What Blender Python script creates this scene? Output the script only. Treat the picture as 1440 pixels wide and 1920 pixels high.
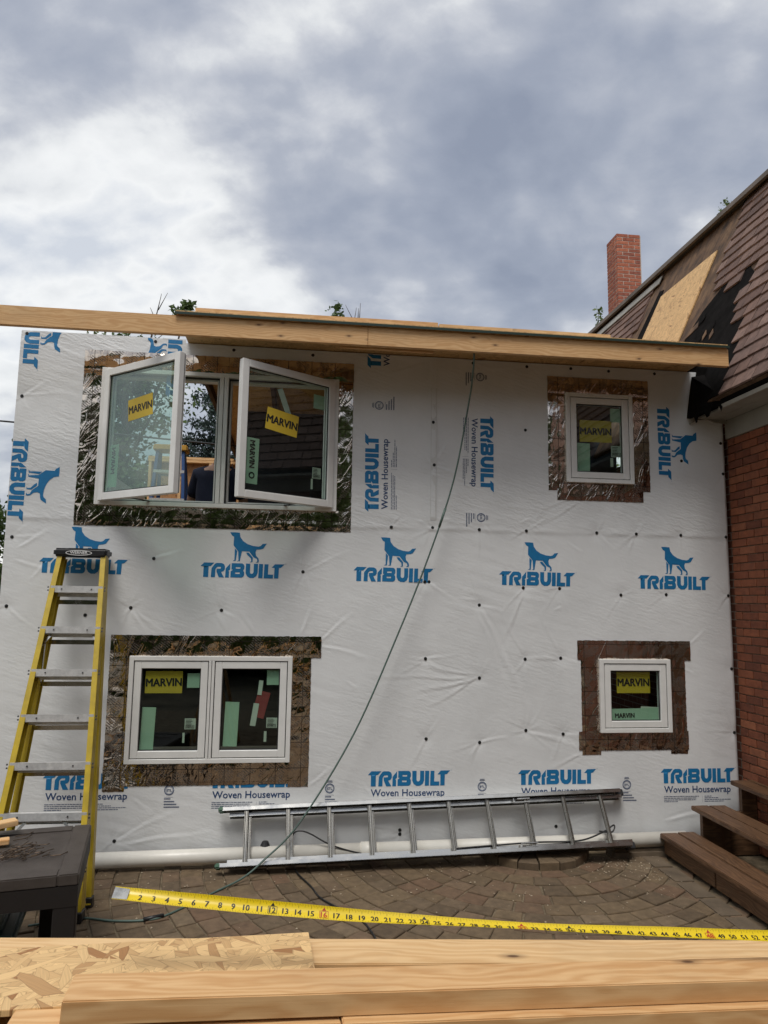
import bpy, bmesh, math, random
import numpy as np
from mathutils import Vector, Matrix
from mathutils.geometry import tessellate_polygon

random.seed(7)
RNG = np.random.RandomState(11)
for o in list(bpy.data.objects):
    bpy.data.objects.remove(o)
SC = bpy.context.scene
COL = SC.collection
R = math.radians

# ------------------------------------------------------------------ camera
YAW, PITCH, ROLL = R(6.991), R(7.211), R(0.867)
fw = Vector((math.sin(YAW) * math.cos(PITCH), math.cos(YAW) * math.cos(PITCH), math.sin(PITCH)))
r0 = Vector((math.cos(YAW), -math.sin(YAW), 0))
u0 = r0.cross(fw)
rt = math.cos(ROLL) * r0 + math.sin(ROLL) * u0
up = -math.sin(ROLL) * r0 + math.cos(ROLL) * u0
cd = bpy.data.cameras.new("camera")
cam = bpy.data.objects.new("camera", cd)
COL.objects.link(cam)
cd.sensor_fit = 'VERTICAL'
cd.sensor_height = 36.0
cd.lens = 1338.3 / 1920 * 36
cd.clip_start = 0.05
cd.clip_end = 2000
cam.matrix_world = Matrix(((rt.x, up.x, -fw.x, 0.0), (rt.y, up.y, -fw.y, -5.7), (rt.z, up.z, -fw.z, 1.93), (0, 0, 0, 1)))
SC.camera = cam

# ------------------------------------------------------------------ world: broken overcast
SUN_EL, SUN_AZ = R(64), R(200)      # azimuth from +Y, clockwise
w = bpy.data.worlds.new("World")
SC.world = w
w.use_nodes = True
nt = w.node_tree
nt.nodes.clear()
L = nt.links


def wn(t, **kw):
    n = nt.nodes.new(t)
    for k, v in kw.items():
        setattr(n, k, v)
    return n


def wmath(op, a, b=None, c=None):
    n = wn('ShaderNodeMath', operation=op)
    for i, v in enumerate((a, b, c)):
        if v is None:
            continue
        if isinstance(v, (int, float)):
            n.inputs[i].default_value = v
        else:
            L.new(v, n.inputs[i])
    return n.outputs[0]


sky = wn('ShaderNodeTexSky', sky_type='NISHITA', sun_disc=False)
sky.sun_elevation = SUN_EL
sky.sun_rotation = SUN_AZ
sky.air_density = 1.4
tc = wn('ShaderNodeTexCoord')
sep = wn('ShaderNodeSeparateXYZ')
L.new(tc.outputs['Generated'], sep.inputs[0])
zc = wmath('MAXIMUM', sep.outputs[2], 0.0)
den = wmath('ADD', zc, 0.50)
cx = wmath('DIVIDE', sep.outputs[0], den)
cy = wmath('DIVIDE', sep.outputs[1], den)
comb = wn('ShaderNodeCombineXYZ')
L.new(cx, comb.inputs[0])
L.new(cy, comb.inputs[1])
SKY_OFF = (9.1, 4.4, 2.0)
mp = wn('ShaderNodeMapping')
mp.inputs['Location'].default_value = SKY_OFF
mp.inputs['Rotation'].default_value = (0, 0, R(25))
mp.inputs['Scale'].default_value = (1.0, 1.25, 1.0)
L.new(comb.outputs[0], mp.inputs[0])


def wnoise(vec, scale, detail, rough, dist):
    n = wn('ShaderNodeTexNoise')
    n.inputs['Scale'].default_value = scale
    n.inputs['Detail'].default_value = detail
    n.inputs['Roughness'].default_value = rough
    n.inputs['Distortion'].default_value = dist
    L.new(vec, n.inputs['Vector'])
    return n.outputs['Fac']


def wsmooth(v, lo, hi):
    n = wn('ShaderNodeMapRange', interpolation_type='SMOOTHSTEP')
    L.new(v, n.inputs[0])
    n.inputs[1].default_value = lo
    n.inputs[2].default_value = hi
    return n.outputs[0]


def wmix(f, a, b):
    n = wn('ShaderNodeMix', data_type='RGBA')
    L.new(f, n.inputs[0])
    for i, v in ((6, a), (7, b)):
        if isinstance(v, tuple):
            n.inputs[i].default_value = (*v, 1)
        else:
            L.new(v, n.inputs[i])
    return n.outputs[2]


# thin bright veil, seen in the breaks between heavier cumulus with grey-blue undersides
ofs = wn('ShaderNodeVectorMath', operation='ADD')
L.new(mp.outputs[0], ofs.inputs[0])
ofs.inputs[1].default_value = (0.05, 0.085, 0.03)
cover = wnoise(mp.outputs[0], 2.15, 8, 0.60, 0.10)
cover2 = wnoise(ofs.outputs[0], 2.15, 4, 0.60, 0.10)
body = wnoise(mp.outputs[0], 6.5, 7, 0.62, 0.15)
edge = wmath('ADD', wmath('MULTIPLY', cover, 0.76), wmath('MULTIPLY', body, 0.24))
lit = wmath('MULTIPLY', wmath('SUBTRACT', cover2, cover), 0.9)
thick = wmath('ADD', edge, lit)
# thin cloud glows, thick cloud is grey beneath
cr = wn('ShaderNodeValToRGB')
el = cr.color_ramp.elements
while len(el) > 1:
    el.remove(el[-1])
stops = [(0.34, (0.56, 0.59, 0.64)), (0.415, (0.80, 0.805, 0.80)), (0.462, (0.70, 0.71, 0.715)), (0.503, (0.525, 0.54, 0.575)),
         (0.555, (0.385, 0.408, 0.465)), (0.62, (0.302, 0.330, 0.398)), (0.70, (0.240, 0.268, 0.338))]
el[0].position = stops[0][0]
el[0].color = (*stops[0][1], 1)
for p, c in stops[1:]:
    e = el.new(p)
    e.color = (*c, 1)
L.new(thick, cr.inputs[0])
cloud = cr.outputs[0]
WS = 0.10
sc_ = wn('ShaderNodeVectorMath', operation='SCALE')
L.new(cloud, sc_.inputs[0])
sc_.inputs['Scale'].default_value = 0.86 / WS
mx = wn('ShaderNodeMix', data_type='RGBA')
mx.inputs[0].default_value = 0.90          # cloud cover over the clear sky
L.new(sky.outputs[0], mx.inputs[6])
L.new(sc_.outputs[0], mx.inputs[7])
bg = wn('ShaderNodeBackground')
bg.inputs['Strength'].default_value = WS
L.new(mx.outputs[2], bg.inputs[0])
wo = wn('ShaderNodeOutputWorld')
L.new(bg.outputs[0], wo.inputs[0])

# ------------------------------------------------------------------ sun (veiled by cloud)
sd = bpy.data.lights.new("sun", 'SUN')
sd.energy = 1.5
sd.angle = R(22)
sd.color = (1.0, 0.965, 0.91)
so = bpy.data.objects.new("sun", sd)
COL.objects.link(so)
sv = Vector((math.sin(SUN_AZ) * math.cos(SUN_EL), math.cos(SUN_AZ) * math.cos(SUN_EL), math.sin(SUN_EL)))
so.rotation_euler = (-sv).to_track_quat('-Z', 'Y').to_euler()

SC.view_settings.view_transform = 'Standard'
SC.view_settings.look = 'None'
SC.view_settings.gamma = 1.0
SC.view_settings.use_curve_mapping = False
SC.view_settings.exposure = 0.50
SC.cycles.max_bounces = 6
SC.cycles.diffuse_bounces = 2
SC.cycles.glossy_bounces = 3
SC.cycles.transparent_max_bounces = 10

# ------------------------------------------------------------------ helpers: objects
ORIG = {}


def origin(o):
    while o is not None:
        if o.name in ORIG:
            return ORIG[o.name]
        o = o.parent
    return Vector((0, 0, 0))


def tag(o, label=None, cat=None, group=None, kind=None):
    if label:
        o["label"] = label
    if cat:
        o["category"] = cat
    if group:
        o["group"] = group
    if kind:
        o["kind"] = kind
    return o


def thing(name, loc, label, cat, group=None):
    o = bpy.data.objects.new(name, None)
    o.empty_display_size = 0.1
    COL.objects.link(o)
    o.location = loc
    ORIG[o.name] = Vector(loc)
    return tag(o, label, cat, group)


def link(name, me, parent=None, loc=None, rot=None):
    o = bpy.data.objects.new(name, me)
    COL.objects.link(o)
    if parent is not None:
        o.parent = parent
    if loc is not None:
        o.location = Vector(loc) - (origin(parent) if parent is not None else Vector((0, 0, 0)))
    if rot is not None:
        o.rotation_euler = rot
    return o


class MB:
    """collects faces in world coordinates, builds one mesh object"""

    def __init__(self, T=None):
        self.v = []
        self.f = []
        self.mi = []
        self.T = T

    def add(self, vs, fs, mi=0):
        b = len(self.v)
        if self.T:
            vs = [self.T(*p) for p in vs]
        self.v += [tuple(p) for p in vs]
        self.f += [tuple(b + i for i in f) for f in fs]
        self.mi += [mi] * len(fs)
        return self

    def box(self, x0, x1, y0, y1, z0, z1, mi=0):
        vs = [(x0, y0, z0), (x1, y0, z0), (x1, y1, z0), (x0, y1, z0), (x0, y0, z1), (x1, y0, z1), (x1, y1, z1), (x0, y1, z1)]
        return self.add(vs, [(0, 3, 2, 1), (4, 5, 6, 7), (0, 1, 5, 4), (1, 2, 6, 5), (2, 3, 7, 6), (3, 0, 4, 7)], mi)

    def beam(self, p0, p1, wd, ht, upv=(0, 0, 1), mi=0, ou=0.0, ov=0.0):
        """bar from p0 to p1; wd across, ht along upv; ou/ov shift its axis"""
        p0, p1 = Vector(p0), Vector(p1)
        d = (p1 - p0).normalized()
        s = d.cross(Vector(upv)).normalized()
        u = s.cross(d).normalized()
        sh = s * ou + u * ov
        vs = []
        for p in (p0, p1):
            for a, b in ((-1, -1), (1, -1), (1, 1), (-1, 1)):
                vs.append(p + sh + s * a * wd / 2 + u * b * ht / 2)
        return self.add(vs, [(3, 2, 1, 0), (4, 5, 6, 7), (0, 1, 5, 4), (1, 2, 6, 5), (2, 3, 7, 6), (3, 0, 4, 7)], mi)

    def tube(self, pts, r, n=8, cap=True, mi=0):
        pts = [Vector(p) for p in pts]
        rs = r if isinstance(r, (list, tuple)) else [r] * len(pts)
        rings = []
        ref = None
        for i, p in enumerate(pts):
            d = (pts[min(i + 1, len(pts) - 1)] - pts[max(i - 1, 0)]).normalized()
            if ref is None:
                ref = Vector((0, 0, 1)) if abs(d.z) < 0.9 else Vector((1, 0, 0))
            a = d.cross(ref).normalized()
            b = a.cross(d).normalized()
            ref = b
            rings.append([p + (a * math.cos(2 * math.pi * k / n) + b * math.sin(2 * math.pi * k / n)) * rs[i] for k in range(n)])
        vs = [q for rg in rings for q in rg]
        fs = []
        for i in range(len(pts) - 1):
            for k in range(n):
                fs.append((i * n + k, i * n + (k + 1) % n, (i + 1) * n + (k + 1) % n, (i + 1) * n + k))
        if cap:
            fs.append(tuple(range(n - 1, -1, -1)))
            fs.append(tuple((len(pts) - 1) * n + k for k in range(n)))
        return self.add(vs, fs, mi)

    def build(self, name, mat, parent=None, smooth=False, bevel=0.0, seg=1):
        og = origin(parent) if parent is not None else Vector((0, 0, 0))
        me = bpy.data.meshes.new(name)
        me.from_pydata([(p[0] - og.x, p[1] - og.y, p[2] - og.z) for p in self.v], [], self.f)
        for m in (mat if isinstance(mat, (list, tuple)) else [mat]):
            me.materials.append(m)
        if any(self.mi):
            me.polygons.foreach_set('material_index', self.mi)
        if bevel > 0:
            bm = bmesh.new()
            bm.from_mesh(me)
            bmesh.ops.bevel(bm, geom=[e for e in bm.edges if e.calc_face_angle(0) > 0.6], offset=bevel, segments=seg, affect='EDGES', clamp_overlap=True)
            bm.to_mesh(me)
            bm.free()
        if smooth:
            me.polygons.foreach_set('use_smooth', [True] * len(me.polygons))
        me.update()
        return link(name, me, parent)


def plank_mesh(name, l, wd, t, mat, bevel=0.003, bow=0.0):
    bm = bmesh.new()
    bmesh.ops.create_cube(bm, size=1.0)
    for v in bm.verts:
        v.co.x *= l
        v.co.y *= wd
        v.co.z *= t
    if bevel:
        bmesh.ops.bevel(bm, geom=list(bm.edges), offset=bevel, segments=2, affect='EDGES', clamp_overlap=True)
    me = bpy.data.meshes.new(name)
    bm.to_mesh(me)
    bm.free()
    me.materials.append(mat)
    return me


def plank(name, p0, p1, wd, t, mat, parent=None, upv=(0, 0, 1), bevel=0.003):
    """board: local X along p0->p1 (axis through the middle), Y across (wd), Z along upv (t)"""
    p0, p1 = Vector(p0), Vector(p1)
    d = (p1 - p0)
    me = plank_mesh(name, d.length, wd, t, mat, bevel)
    d.normalize()
    yv = Vector(upv).cross(d).normalized()
    zv = d.cross(yv).normalized()
    m = Matrix((d, yv, zv)).transposed()
    o = link(name, me, parent, (p0 + p1) / 2)
    o.rotation_euler = m.to_euler()
    return o


def smooth_path(pts, k=6):
    P = [Vector(p) for p in pts]
    P = [P[0] * 2 - P[1]] + P + [P[-1] * 2 - P[-2]]
    out = []
    for i in range(1, len(P) - 2):
        for j in range(k):
            t = j / k
            a, b, c, d = P[i - 1], P[i], P[i + 1], P[i + 2]
            out.append(0.5 * ((2 * b) + (c - a) * t + (2 * a - 5 * b + 4 * c - d) * t * t + (3 * b - a - 3 * c + d) * t ** 3))
    out.append(P[-2])
    return out


# ------------------------------------------------------------------ helpers: materials
class G:
    def __init__(self, name):
        self.m = bpy.data.materials.new(name)
        self.m.use_nodes = True
        self.nt = self.m.node_tree
        self.b = self.nt.nodes['Principled BSDF']
        self.out = self.nt.nodes['Material Output']

    def n(self, t, ins=None, **kw):
        nd = self.nt.nodes.new(t)
        for k, v in kw.items():
            setattr(nd, k, v)
        for k, v in (ins or {}).items():
            self.put(nd.inputs[k], v)
        return nd

    def put(self, s, v):
        if isinstance(v, bpy.types.NodeSocket):
            self.nt.links.new(v, s)
        elif isinstance(v, (tuple, list)) and s.type == 'RGBA' and len(v) == 3:
            s.default_value = (*v, 1)
        else:
            s.default_value = v

    def set(self, **kw):
        for k, v in kw.items():
            self.put(self.b.inputs[k.replace('_', ' ')], v)
        return self

    def obj(self, rnd=0.0):
        c = self.n('ShaderNodeTexCoord').outputs['Object']
        if rnd:
            r = self.n('ShaderNodeObjectInfo').outputs['Random']
            s = self.n('ShaderNodeVectorMath', operation='SCALE')
            s.inputs[0].default_value = (31.7, 17.3, 23.9)
            self.put(s.inputs['Scale'], self.math('MULTIPLY', r, rnd))
            a = self.n('ShaderNodeVectorMath', operation='ADD')
            self.put(a.inputs[0], c)
            self.put(a.inputs[1], s.outputs[0])
            return a.outputs[0]
        return c

    def rand(self):
        return self.n('ShaderNodeObjectInfo').outputs['Random']

    def map(self, vec, scale=(1, 1, 1), rot=(0, 0, 0), loc=(0, 0, 0)):
        return self.n('ShaderNodeMapping', {'Vector': vec, 'Scale': scale, 'Rotation': rot, 'Location': loc}).outputs[0]

    def noise(self, vec, scale=5, detail=4, rough=0.5, dist=0.0, col=False):
        nd = self.n('ShaderNodeTexNoise', {'Vector': vec, 'Scale': scale, 'Detail': detail, 'Roughness': rough, 'Distortion': dist})
        return nd.outputs['Color' if col else 'Fac']

    def voro(self, vec, scale=5, feature='F1', rnd=1.0):
        return self.n('ShaderNodeTexVoronoi', {'Vector': vec, 'Scale': scale, 'Randomness': rnd}, feature=feature, voronoi_dimensions='2D')

    def wave(self, vec, scale=5, dist=2, detail=2, dscale=1, axis='X', typ='BANDS'):
        nd = self.n('ShaderNodeTexWave', {'Vector': vec, 'Scale': scale, 'Distortion': dist, 'Detail': detail, 'Detail Scale': dscale}, wave_type=typ)
        nd.bands_direction = axis
        return nd.outputs['Fac']

    def math(self, op, a, b=0.0, c=0.0):
        nd = self.n('ShaderNodeMath', operation=op)
        for i, v in enumerate((a, b, c)):
            self.put(nd.inputs[i], v)
        return nd.outputs[0]

    def ramp(self, fac, stops, interp='LINEAR'):
        nd = self.n('ShaderNodeValToRGB', {'Fac': fac})
        e = nd.color_ramp.elements
        nd.color_ramp.interpolation = interp
        while len(e) > 1:
            e.remove(e[-1])
        for i, (p, c) in enumerate(stops):
            if not isinstance(c, (tuple, list)):
                c = (c, c, c)
            if i == 0:
                e[0].position = p
                q = e[0]
            else:
                q = e.new(p)
            q.color = (*c, 1)
        return nd.outputs[0]

    def mix(self, fac, a, b, blend='MIX'):
        nd = self.n('ShaderNodeMix', data_type='RGBA', blend_type=blend)
        self.put(nd.inputs[0], fac)
        self.put(nd.inputs[6], a)
        self.put(nd.inputs[7], b)
        return nd.outputs[2]

    def bump(self, h, strength=0.3, dist=0.01, normal=None):
        ins = {'Height': h, 'Strength': strength, 'Distance': dist}
        if normal is not None:
            ins['Normal'] = normal
        return self.n('ShaderNodeBump', ins).outputs[0]

    def sep(self, vec):
        return self.n('ShaderNodeSeparateXYZ', {0: vec}).outputs

    def comb(self, x, y, z):
        return self.n('ShaderNodeCombineXYZ', {0: x, 1: y, 2: z}).outputs[0]


def simple(name, col, rough=0.5, metal=0.0, var=0.06, vs=6.0, bump=0.0, bs=60.0, rndvar=0.0):
    g = G(name)
    c = g.obj(1.0)
    nz = g.noise(c, vs, 5, 0.6)
    k = g.ramp(nz, [(0.3, 1 - var * 2.2), (0.7, 1 + var)])
    colr = g.mix(1.0, col, k, 'MULTIPLY')
    if rndvar:
        rr = g.ramp(g.rand(), [(0, 1 - rndvar), (1, 1 + rndvar)])
        colr = g.mix(1.0, colr, rr, 'MULTIPLY')
    g.set(Base_Color=colr, Roughness=g.ramp(nz, [(0.3, min(1, rough + 0.08)), (0.7, max(0.02, rough - 0.06))]), Metallic=metal)
    if bump:
        g.set(Normal=g.bump(g.noise(c, bs, 4, 0.6), bump, 0.004))
    return g.m


def wood(name, light, dark, rough=0.62, knots=True, grain=1.0, rnd=1.0, stain=0.0):
    """board cut along local X"""
    g = G(name)
    c = g.obj(rnd)
    warp = g.noise(g.map(c, (1.1, 5, 5)), 2.0, 3, 0.5)
    st = g.n('ShaderNodeVectorMath', operation='ADD')
    g.put(st.inputs[0], g.map(c, (0.55, 9.0, 9.0)))
    sc = g.n('ShaderNodeVectorMath', operation='SCALE')
    g.put(sc.inputs[0], g.comb(0.0, warp, warp))
    sc.inputs['Scale'].default_value = 1.6
    g.put(st.inputs[1], sc.outputs[0])
    rings = g.wave(st.outputs[0], 1.5, 3.2, 3, 1.2, 'Y')
    fib = g.noise(g.map(c, (3.5, 190, 190)), 1.0, 5, 0.7)
    bro = g.noise(g.map(c, (0.9, 4, 4)), 1.3, 3, 0.5)
    f1 = g.math('ADD', g.math('MULTIPLY', rings, 0.40 * grain), g.math('MULTIPLY', fib, 0.55))
    f1 = g.math('ADD', f1, g.math('MULTIPLY', bro, 0.42))
    col = g.ramp(f1, [(0.30, light), (0.62, tuple((a + b) / 2 for a, b in zip(light, dark))), (0.98, dark)])
    if knots:
        vk = g.voro(g.map(c, (6.0, 15.0, 0.0)), 1.0)
        dk = vk.outputs['Distance']
        kc = g.ramp(dk, [(0.0, 1.0), (0.06, 0.85), (0.10, 0.40), (0.24, 0.0)])
        pick = g.math('GREATER_THAN', g.sep(vk.outputs['Color'])[0], 0.86)
        col = g.mix(g.math('MULTIPLY', kc, pick), col, (0.10, 0.045, 0.018))
    if stain:
        sn = g.noise(g.map(c, (1.5, 3, 3)), 2.0, 5, 0.7)
        col = g.mix(g.math('MULTIPLY', g.ramp(sn, [(0.5, 0.0), (0.75, 1.0)]), stain), col, (0.14, 0.11, 0.085))
    tint = g.ramp(g.rand(), [(0, (0.90, 0.88, 0.86)), (0.5, (1, 0.98, 0.95)), (1, (1.06, 1.02, 0.99))])
    col = g.mix(1.0, col, tint, 'MULTIPLY')
    g.set(Base_Color=col, Roughness=g.ramp(fib, [(0.3, rough + 0.1), (0.7, rough - 0.05)]),
          Normal=g.bump(g.math('ADD', g.math('MULTIPLY', fib, 0.7), g.math('MULTIPLY', rings, 0.4)), 0.22, 0.002))
    return g.m


def osb(name, light=(0.60, 0.42, 0.21), dark=(0.30, 0.175, 0.075), sc=1.0, plane='XY', rough=0.6):
    """strand board: layers of long flakes at different angles, the highest random flake on top"""
    g = G(name)
    c = g.obj(1.0)
    s = g.sep(c)
    p = g.comb(s[0], s[1], 0.0) if plane == 'XY' else g.comb(s[0], s[2], 0.0) if plane == 'XZ' else g.comb(s[1], s[2], 0.0)
    wv = g.noise(p, 9 * sc, 3, 0.5, 0, True)
    ws = g.n('ShaderNodeVectorMath', operation='SCALE')
    g.put(ws.inputs[0], wv)
    ws.inputs['Scale'].default_value = 0.012 / sc
    ad = g.n('ShaderNodeVectorMath', operation='ADD')
    g.put(ad.inputs[0], p)
    g.put(ad.inputs[1], ws.outputs[0])
    p = ad.outputs[0]
    best = None
    for i, (ang, sx, sy) in enumerate(((8, 8, 42), (-34, 9, 46), (38, 10, 50), (-12, 11, 60), (75, 12, 52), (-68, 13, 60))):
        q = g.map(g.map(p, (1, 1, 1), (0, 0, R(ang)), (i * 0.37, i * 0.19, 0)), (sx * sc, sy * sc, 1))
        v = g.voro(q, 1.0)
        cs = g.sep(v.outputs['Color'])
        e = g.n('ShaderNodeTexVoronoi', {'Vector': q, 'Scale': 1.0}, feature='DISTANCE_TO_EDGE', voronoi_dimensions='2D').outputs['Distance']
        fibre = g.noise(g.map(q, (0.8, 9, 1)), 1.0, 3, 0.6)
        if best is None:
            best = (cs[0], cs[1], e, fibre)
        else:
            gt = g.math('GREATER_THAN', cs[0], best[0])

            def sel(a, b):
                return g.math('ADD', g.math('MULTIPLY', a, gt), g.math('MULTIPLY', b, g.math('SUBTRACT', 1.0, gt)))
            best = (g.math('MAXIMUM', cs[0], best[0]), sel(cs[1], best[1]), sel(e, best[2]), sel(fibre, best[3]))
    pr, tone, edge, fibre = best
    mid_ = tuple((a * 0.62 + b * 0.38) for a, b in zip(light, dark))
    col = g.ramp(tone, [(0.0, dark), (0.06, mid_), (0.35, light), (0.8, tuple(min(1, x * 1.12) for x in light)), (1.0, mid_)])
    col = g.mix(1.0, col, g.ramp(fibre, [(0.3, 0.84), (0.7, 1.08)]), 'MULTIPLY')
    col = g.mix(g.ramp(edge, [(0.0, 0.55), (0.05, 0.0)]), col, tuple(x * 0.45 for x in dark))
    g.set(Base_Color=col, Roughness=rough, Normal=g.bump(g.math('ADD', g.math('MULTIPLY', pr, 0.6), g.math('MULTIPLY', g.ramp(edge, [(0, 0), (0.08, 1)]), 0.4)), 0.5, 0.0015))
    return g.m


MT = {}
MT['pine'] = wood('pine_lumber', (0.81, 0.545, 0.280), (0.58, 0.315, 0.125), stain=0.14, grain=0.85)
MT['pine_pale'] = wood('pale_pine_lumber', (0.84, 0.600, 0.325), (0.62, 0.370, 0.160), stain=0.16, grain=0.75)
MT['deckwood'] = wood('brown_stained_deck', (0.185, 0.100, 0.050), (0.066, 0.033, 0.016), rough=0.5, stain=0.1)
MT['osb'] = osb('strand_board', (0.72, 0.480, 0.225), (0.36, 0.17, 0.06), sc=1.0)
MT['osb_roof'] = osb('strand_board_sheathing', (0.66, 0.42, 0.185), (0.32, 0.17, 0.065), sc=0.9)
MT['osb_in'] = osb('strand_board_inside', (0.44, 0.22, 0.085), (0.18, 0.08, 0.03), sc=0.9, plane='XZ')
MT['trimwhite'] = simple('white_window_aluminium', (0.80, 0.795, 0.765), 0.42, 0.0, 0.03, 9, 0.02, 90)
MT['gasket'] = simple('black_gasket', (0.016, 0.016, 0.017), 0.6)
MT['alu'] = simple('ladder_aluminium', (0.58, 0.57, 0.54), 0.22, 1.0, 0.10, 10, 0.0, 120)
MT['alu_step'] = simple('scuffed_aluminium_step', (0.74, 0.74, 0.73), 0.45, 0.35, 0.12, 20, 0.1, 160)
MT['fibre'] = simple('yellow_fibreglass', (0.52, 0.37, 0.022), 0.42, 0.0, 0.10, 12, 0.06, 90)
MT['blackplastic'] = simple('black_plastic', (0.018, 0.018, 0.020), 0.42, 0.0, 0.08, 20)
MT['white_print'] = simple('white_print', (0.75, 0.75, 0.74), 0.5)
MT['greenplastic'] = simple('green_end_cap', (0.01, 0.085, 0.035), 0.45)
MT['pvc'] = simple('white_pvc_pipe', (0.72, 0.695, 0.63), 0.38, 0.0, 0.06, 4, 0.02, 30)
MT['pvc_print'] = simple('pipe_print', (0.16, 0.16, 0.16), 0.6)
MT['cord_green'] = simple('green_air_hose', (0.085, 0.135, 0.115), 0.5)
MT['cord_black'] = simple('black_cable', (0.012, 0.012, 0.013), 0.45)
MT['nailcap'] = simple('black_cap_nail', (0.012, 0.012, 0.012), 0.5)
MT['print_blue'] = simple('blue_wrap_print', (0.008, 0.175, 0.400), 0.55, 0.0, 0.05, 30)
MT['print_navy'] = simple('navy_wrap_print', (0.014, 0.055, 0.165), 0.55, 0.0, 0.05, 30)
MT['print_small'] = simple('small_wrap_print', (0.13, 0.16, 0.25), 0.6, 0.0, 0.2, 200)
MT['st_yellow'] = simple('yellow_sticker', (0.62, 0.44, 0.035), 0.5, 0, 0.03)
MT['st_green'] = simple('pale_green_sticker', (0.40, 0.56, 0.42), 0.55, 0, 0.03)
MT['st_white'] = simple('white_sticker', (0.56, 0.60, 0.52), 0.55, 0, 0.03)
MT['st_red'] = simple('red_paper', (0.26, 0.03, 0.03), 0.6, 0, 0.1)
MT['st_ink'] = simple('sticker_ink', (0.012, 0.013, 0.014), 0.5)
MT['tar'] = simple('torn_roofing_felt', (0.0075, 0.0065, 0.006), 0.97, 0, 0.25, 9, 0.6, 30)
MT['tar'].node_tree.nodes['Principled BSDF'].inputs['Specular IOR Level'].default_value = 0.08
MT['dripedge'] = simple('dark_green_drip_edge', (0.014, 0.035, 0.024), 0.45)
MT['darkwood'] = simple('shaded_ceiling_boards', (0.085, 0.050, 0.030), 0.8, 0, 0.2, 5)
MT['cornice'] = simple('cream_painted_cornice', (0.33, 0.305, 0.255), 0.55, 0, 0.1, 3, 0.15, 20)
MT['mortar'] = simple('mortar', (0.30, 0.20, 0.135), 0.9, 0, 0.12, 30, 0.4, 140)
MT['mortar_c'] = simple('chimney_mortar', (0.58, 0.48, 0.40), 0.9, 0, 0.12, 30, 0.4, 140)
MT['patio_sand'] = simple('joint_sand', (0.19, 0.145, 0.090), 0.95, 0, 0.25, 14, 0.5, 150)
MT['dirt'] = simple('yard_dirt', (0.14, 0.115, 0.075), 0.95, 0, 0.25, 1.5, 0.5, 40)
MT['concrete'] = simple('grey_concrete', (0.135, 0.100, 0.066), 0.9, 0, 0.15, 6, 0.4, 70)
MT['rattan'] = None
MT['teal'] = simple('dark_teal_plastic', (0.012, 0.060, 0.062), 0.35, 0, 0.06)
MT['nail'] = simple('rusty_nails', (0.11, 0.075, 0.05), 0.5, 0.7, 0.3, 40)
MT['navy'] = simple('navy_cotton', (0.012, 0.017, 0.042), 0.9, 0, 0.1, 8, 0.3, 120)
MT['jeans'] = simple('dark_jeans', (0.03, 0.035, 0.05), 0.9, 0, 0.1, 8, 0.3, 120)
MT['skin'] = simple('skin', (0.50, 0.29, 0.20), 0.55, 0, 0.05)
MT['hair'] = simple('dark_hair', (0.018, 0.012, 0.009), 0.6, 0, 0.2, 40, 0.5, 150)
MT['blue'] = simple('blue_fibreglass', (0.025, 0.085, 0.26), 0.45, 0, 0.06)
MT['capyellow'] = simple('yellow_ladder_cap', (0.60, 0.33, 0.05), 0.5)
MT['tapesteel'] = simple('tape_hook_steel', (0.52, 0.51, 0.48), 0.30, 1.0, 0.25, 60)
MT['tapeyellow'] = simple('yellow_tape_blade', (0.80, 0.58, 0.012), 0.30, 0, 0.03)
MT['ink'] = simple('black_ink', (0.014, 0.013, 0.012), 0.45)
MT['inkred'] = simple('red_ink', (0.50, 0.05, 0.02), 0.45)
MT['bark'] = simple('bark', (0.085, 0.065, 0.05), 0.9, 0, 0.25, 8, 0.6, 40)
MT['innerwrap'] = simple('pale_inner_face', (0.50, 0.52, 0.48), 0.7, 0, 0.1, 2)
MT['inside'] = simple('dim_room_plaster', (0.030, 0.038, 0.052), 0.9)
MT['alu_rung'] = simple('dull_aluminium_rung', (0.36, 0.345, 0.31), 0.26, 1.0, 0.12, 10, 0.0, 120)
MT['flatroof'] = simple('dark_flat_roof', (0.06, 0.055, 0.05), 0.9, 0, 0.2, 3)
MT['rooftrim'] = simple('weathered_roof_trim', (0.115, 0.088, 0.066), 0.7, 0, 0.2, 3, 0.2, 30)
MT['greytrim'] = simple('grey_roof_flashing', (0.30, 0.29, 0.26), 0.55, 0, 0.15, 5)
MT['wire'] = simple('wire', (0.02, 0.02, 0.02), 0.5)


def mk_leaf(name, a, b, tr=0.25):
    g = G(name)
    c = g.obj()
    nz = g.noise(c, 1.6, 3, 0.6)
    n2 = g.noise(c, 14.0, 2, 0.5)
    col = g.mix(g.math('ADD', g.math('MULTIPLY', nz, 0.6), g.math('MULTIPLY', n2, 0.4)), a, b)
    g.set(Base_Color=col, Roughness=0.55)
    t = g.n('ShaderNodeBsdfTranslucent', {'Color': col})
    m = g.n('ShaderNodeMixShader', {0: tr})
    g.nt.links.new(g.b.outputs[0], m.inputs[1])
    g.nt.links.new(t.outputs[0], m.inputs[2])
    g.nt.links.new(m.outputs[0], g.out.inputs[0])
    return g.m


MT['leaf'] = mk_leaf('green_leaves', (0.040, 0.082, 0.018), (0.110, 0.165, 0.040))
MT['leaf2'] = mk_leaf('light_green_leaves', (0.070, 0.115, 0.025), (0.150, 0.195, 0.060))
MT['spruce'] = mk_leaf('blue_green_needles', (0.030, 0.060, 0.052), (0.105, 0.150, 0.135), 0.1)


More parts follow.
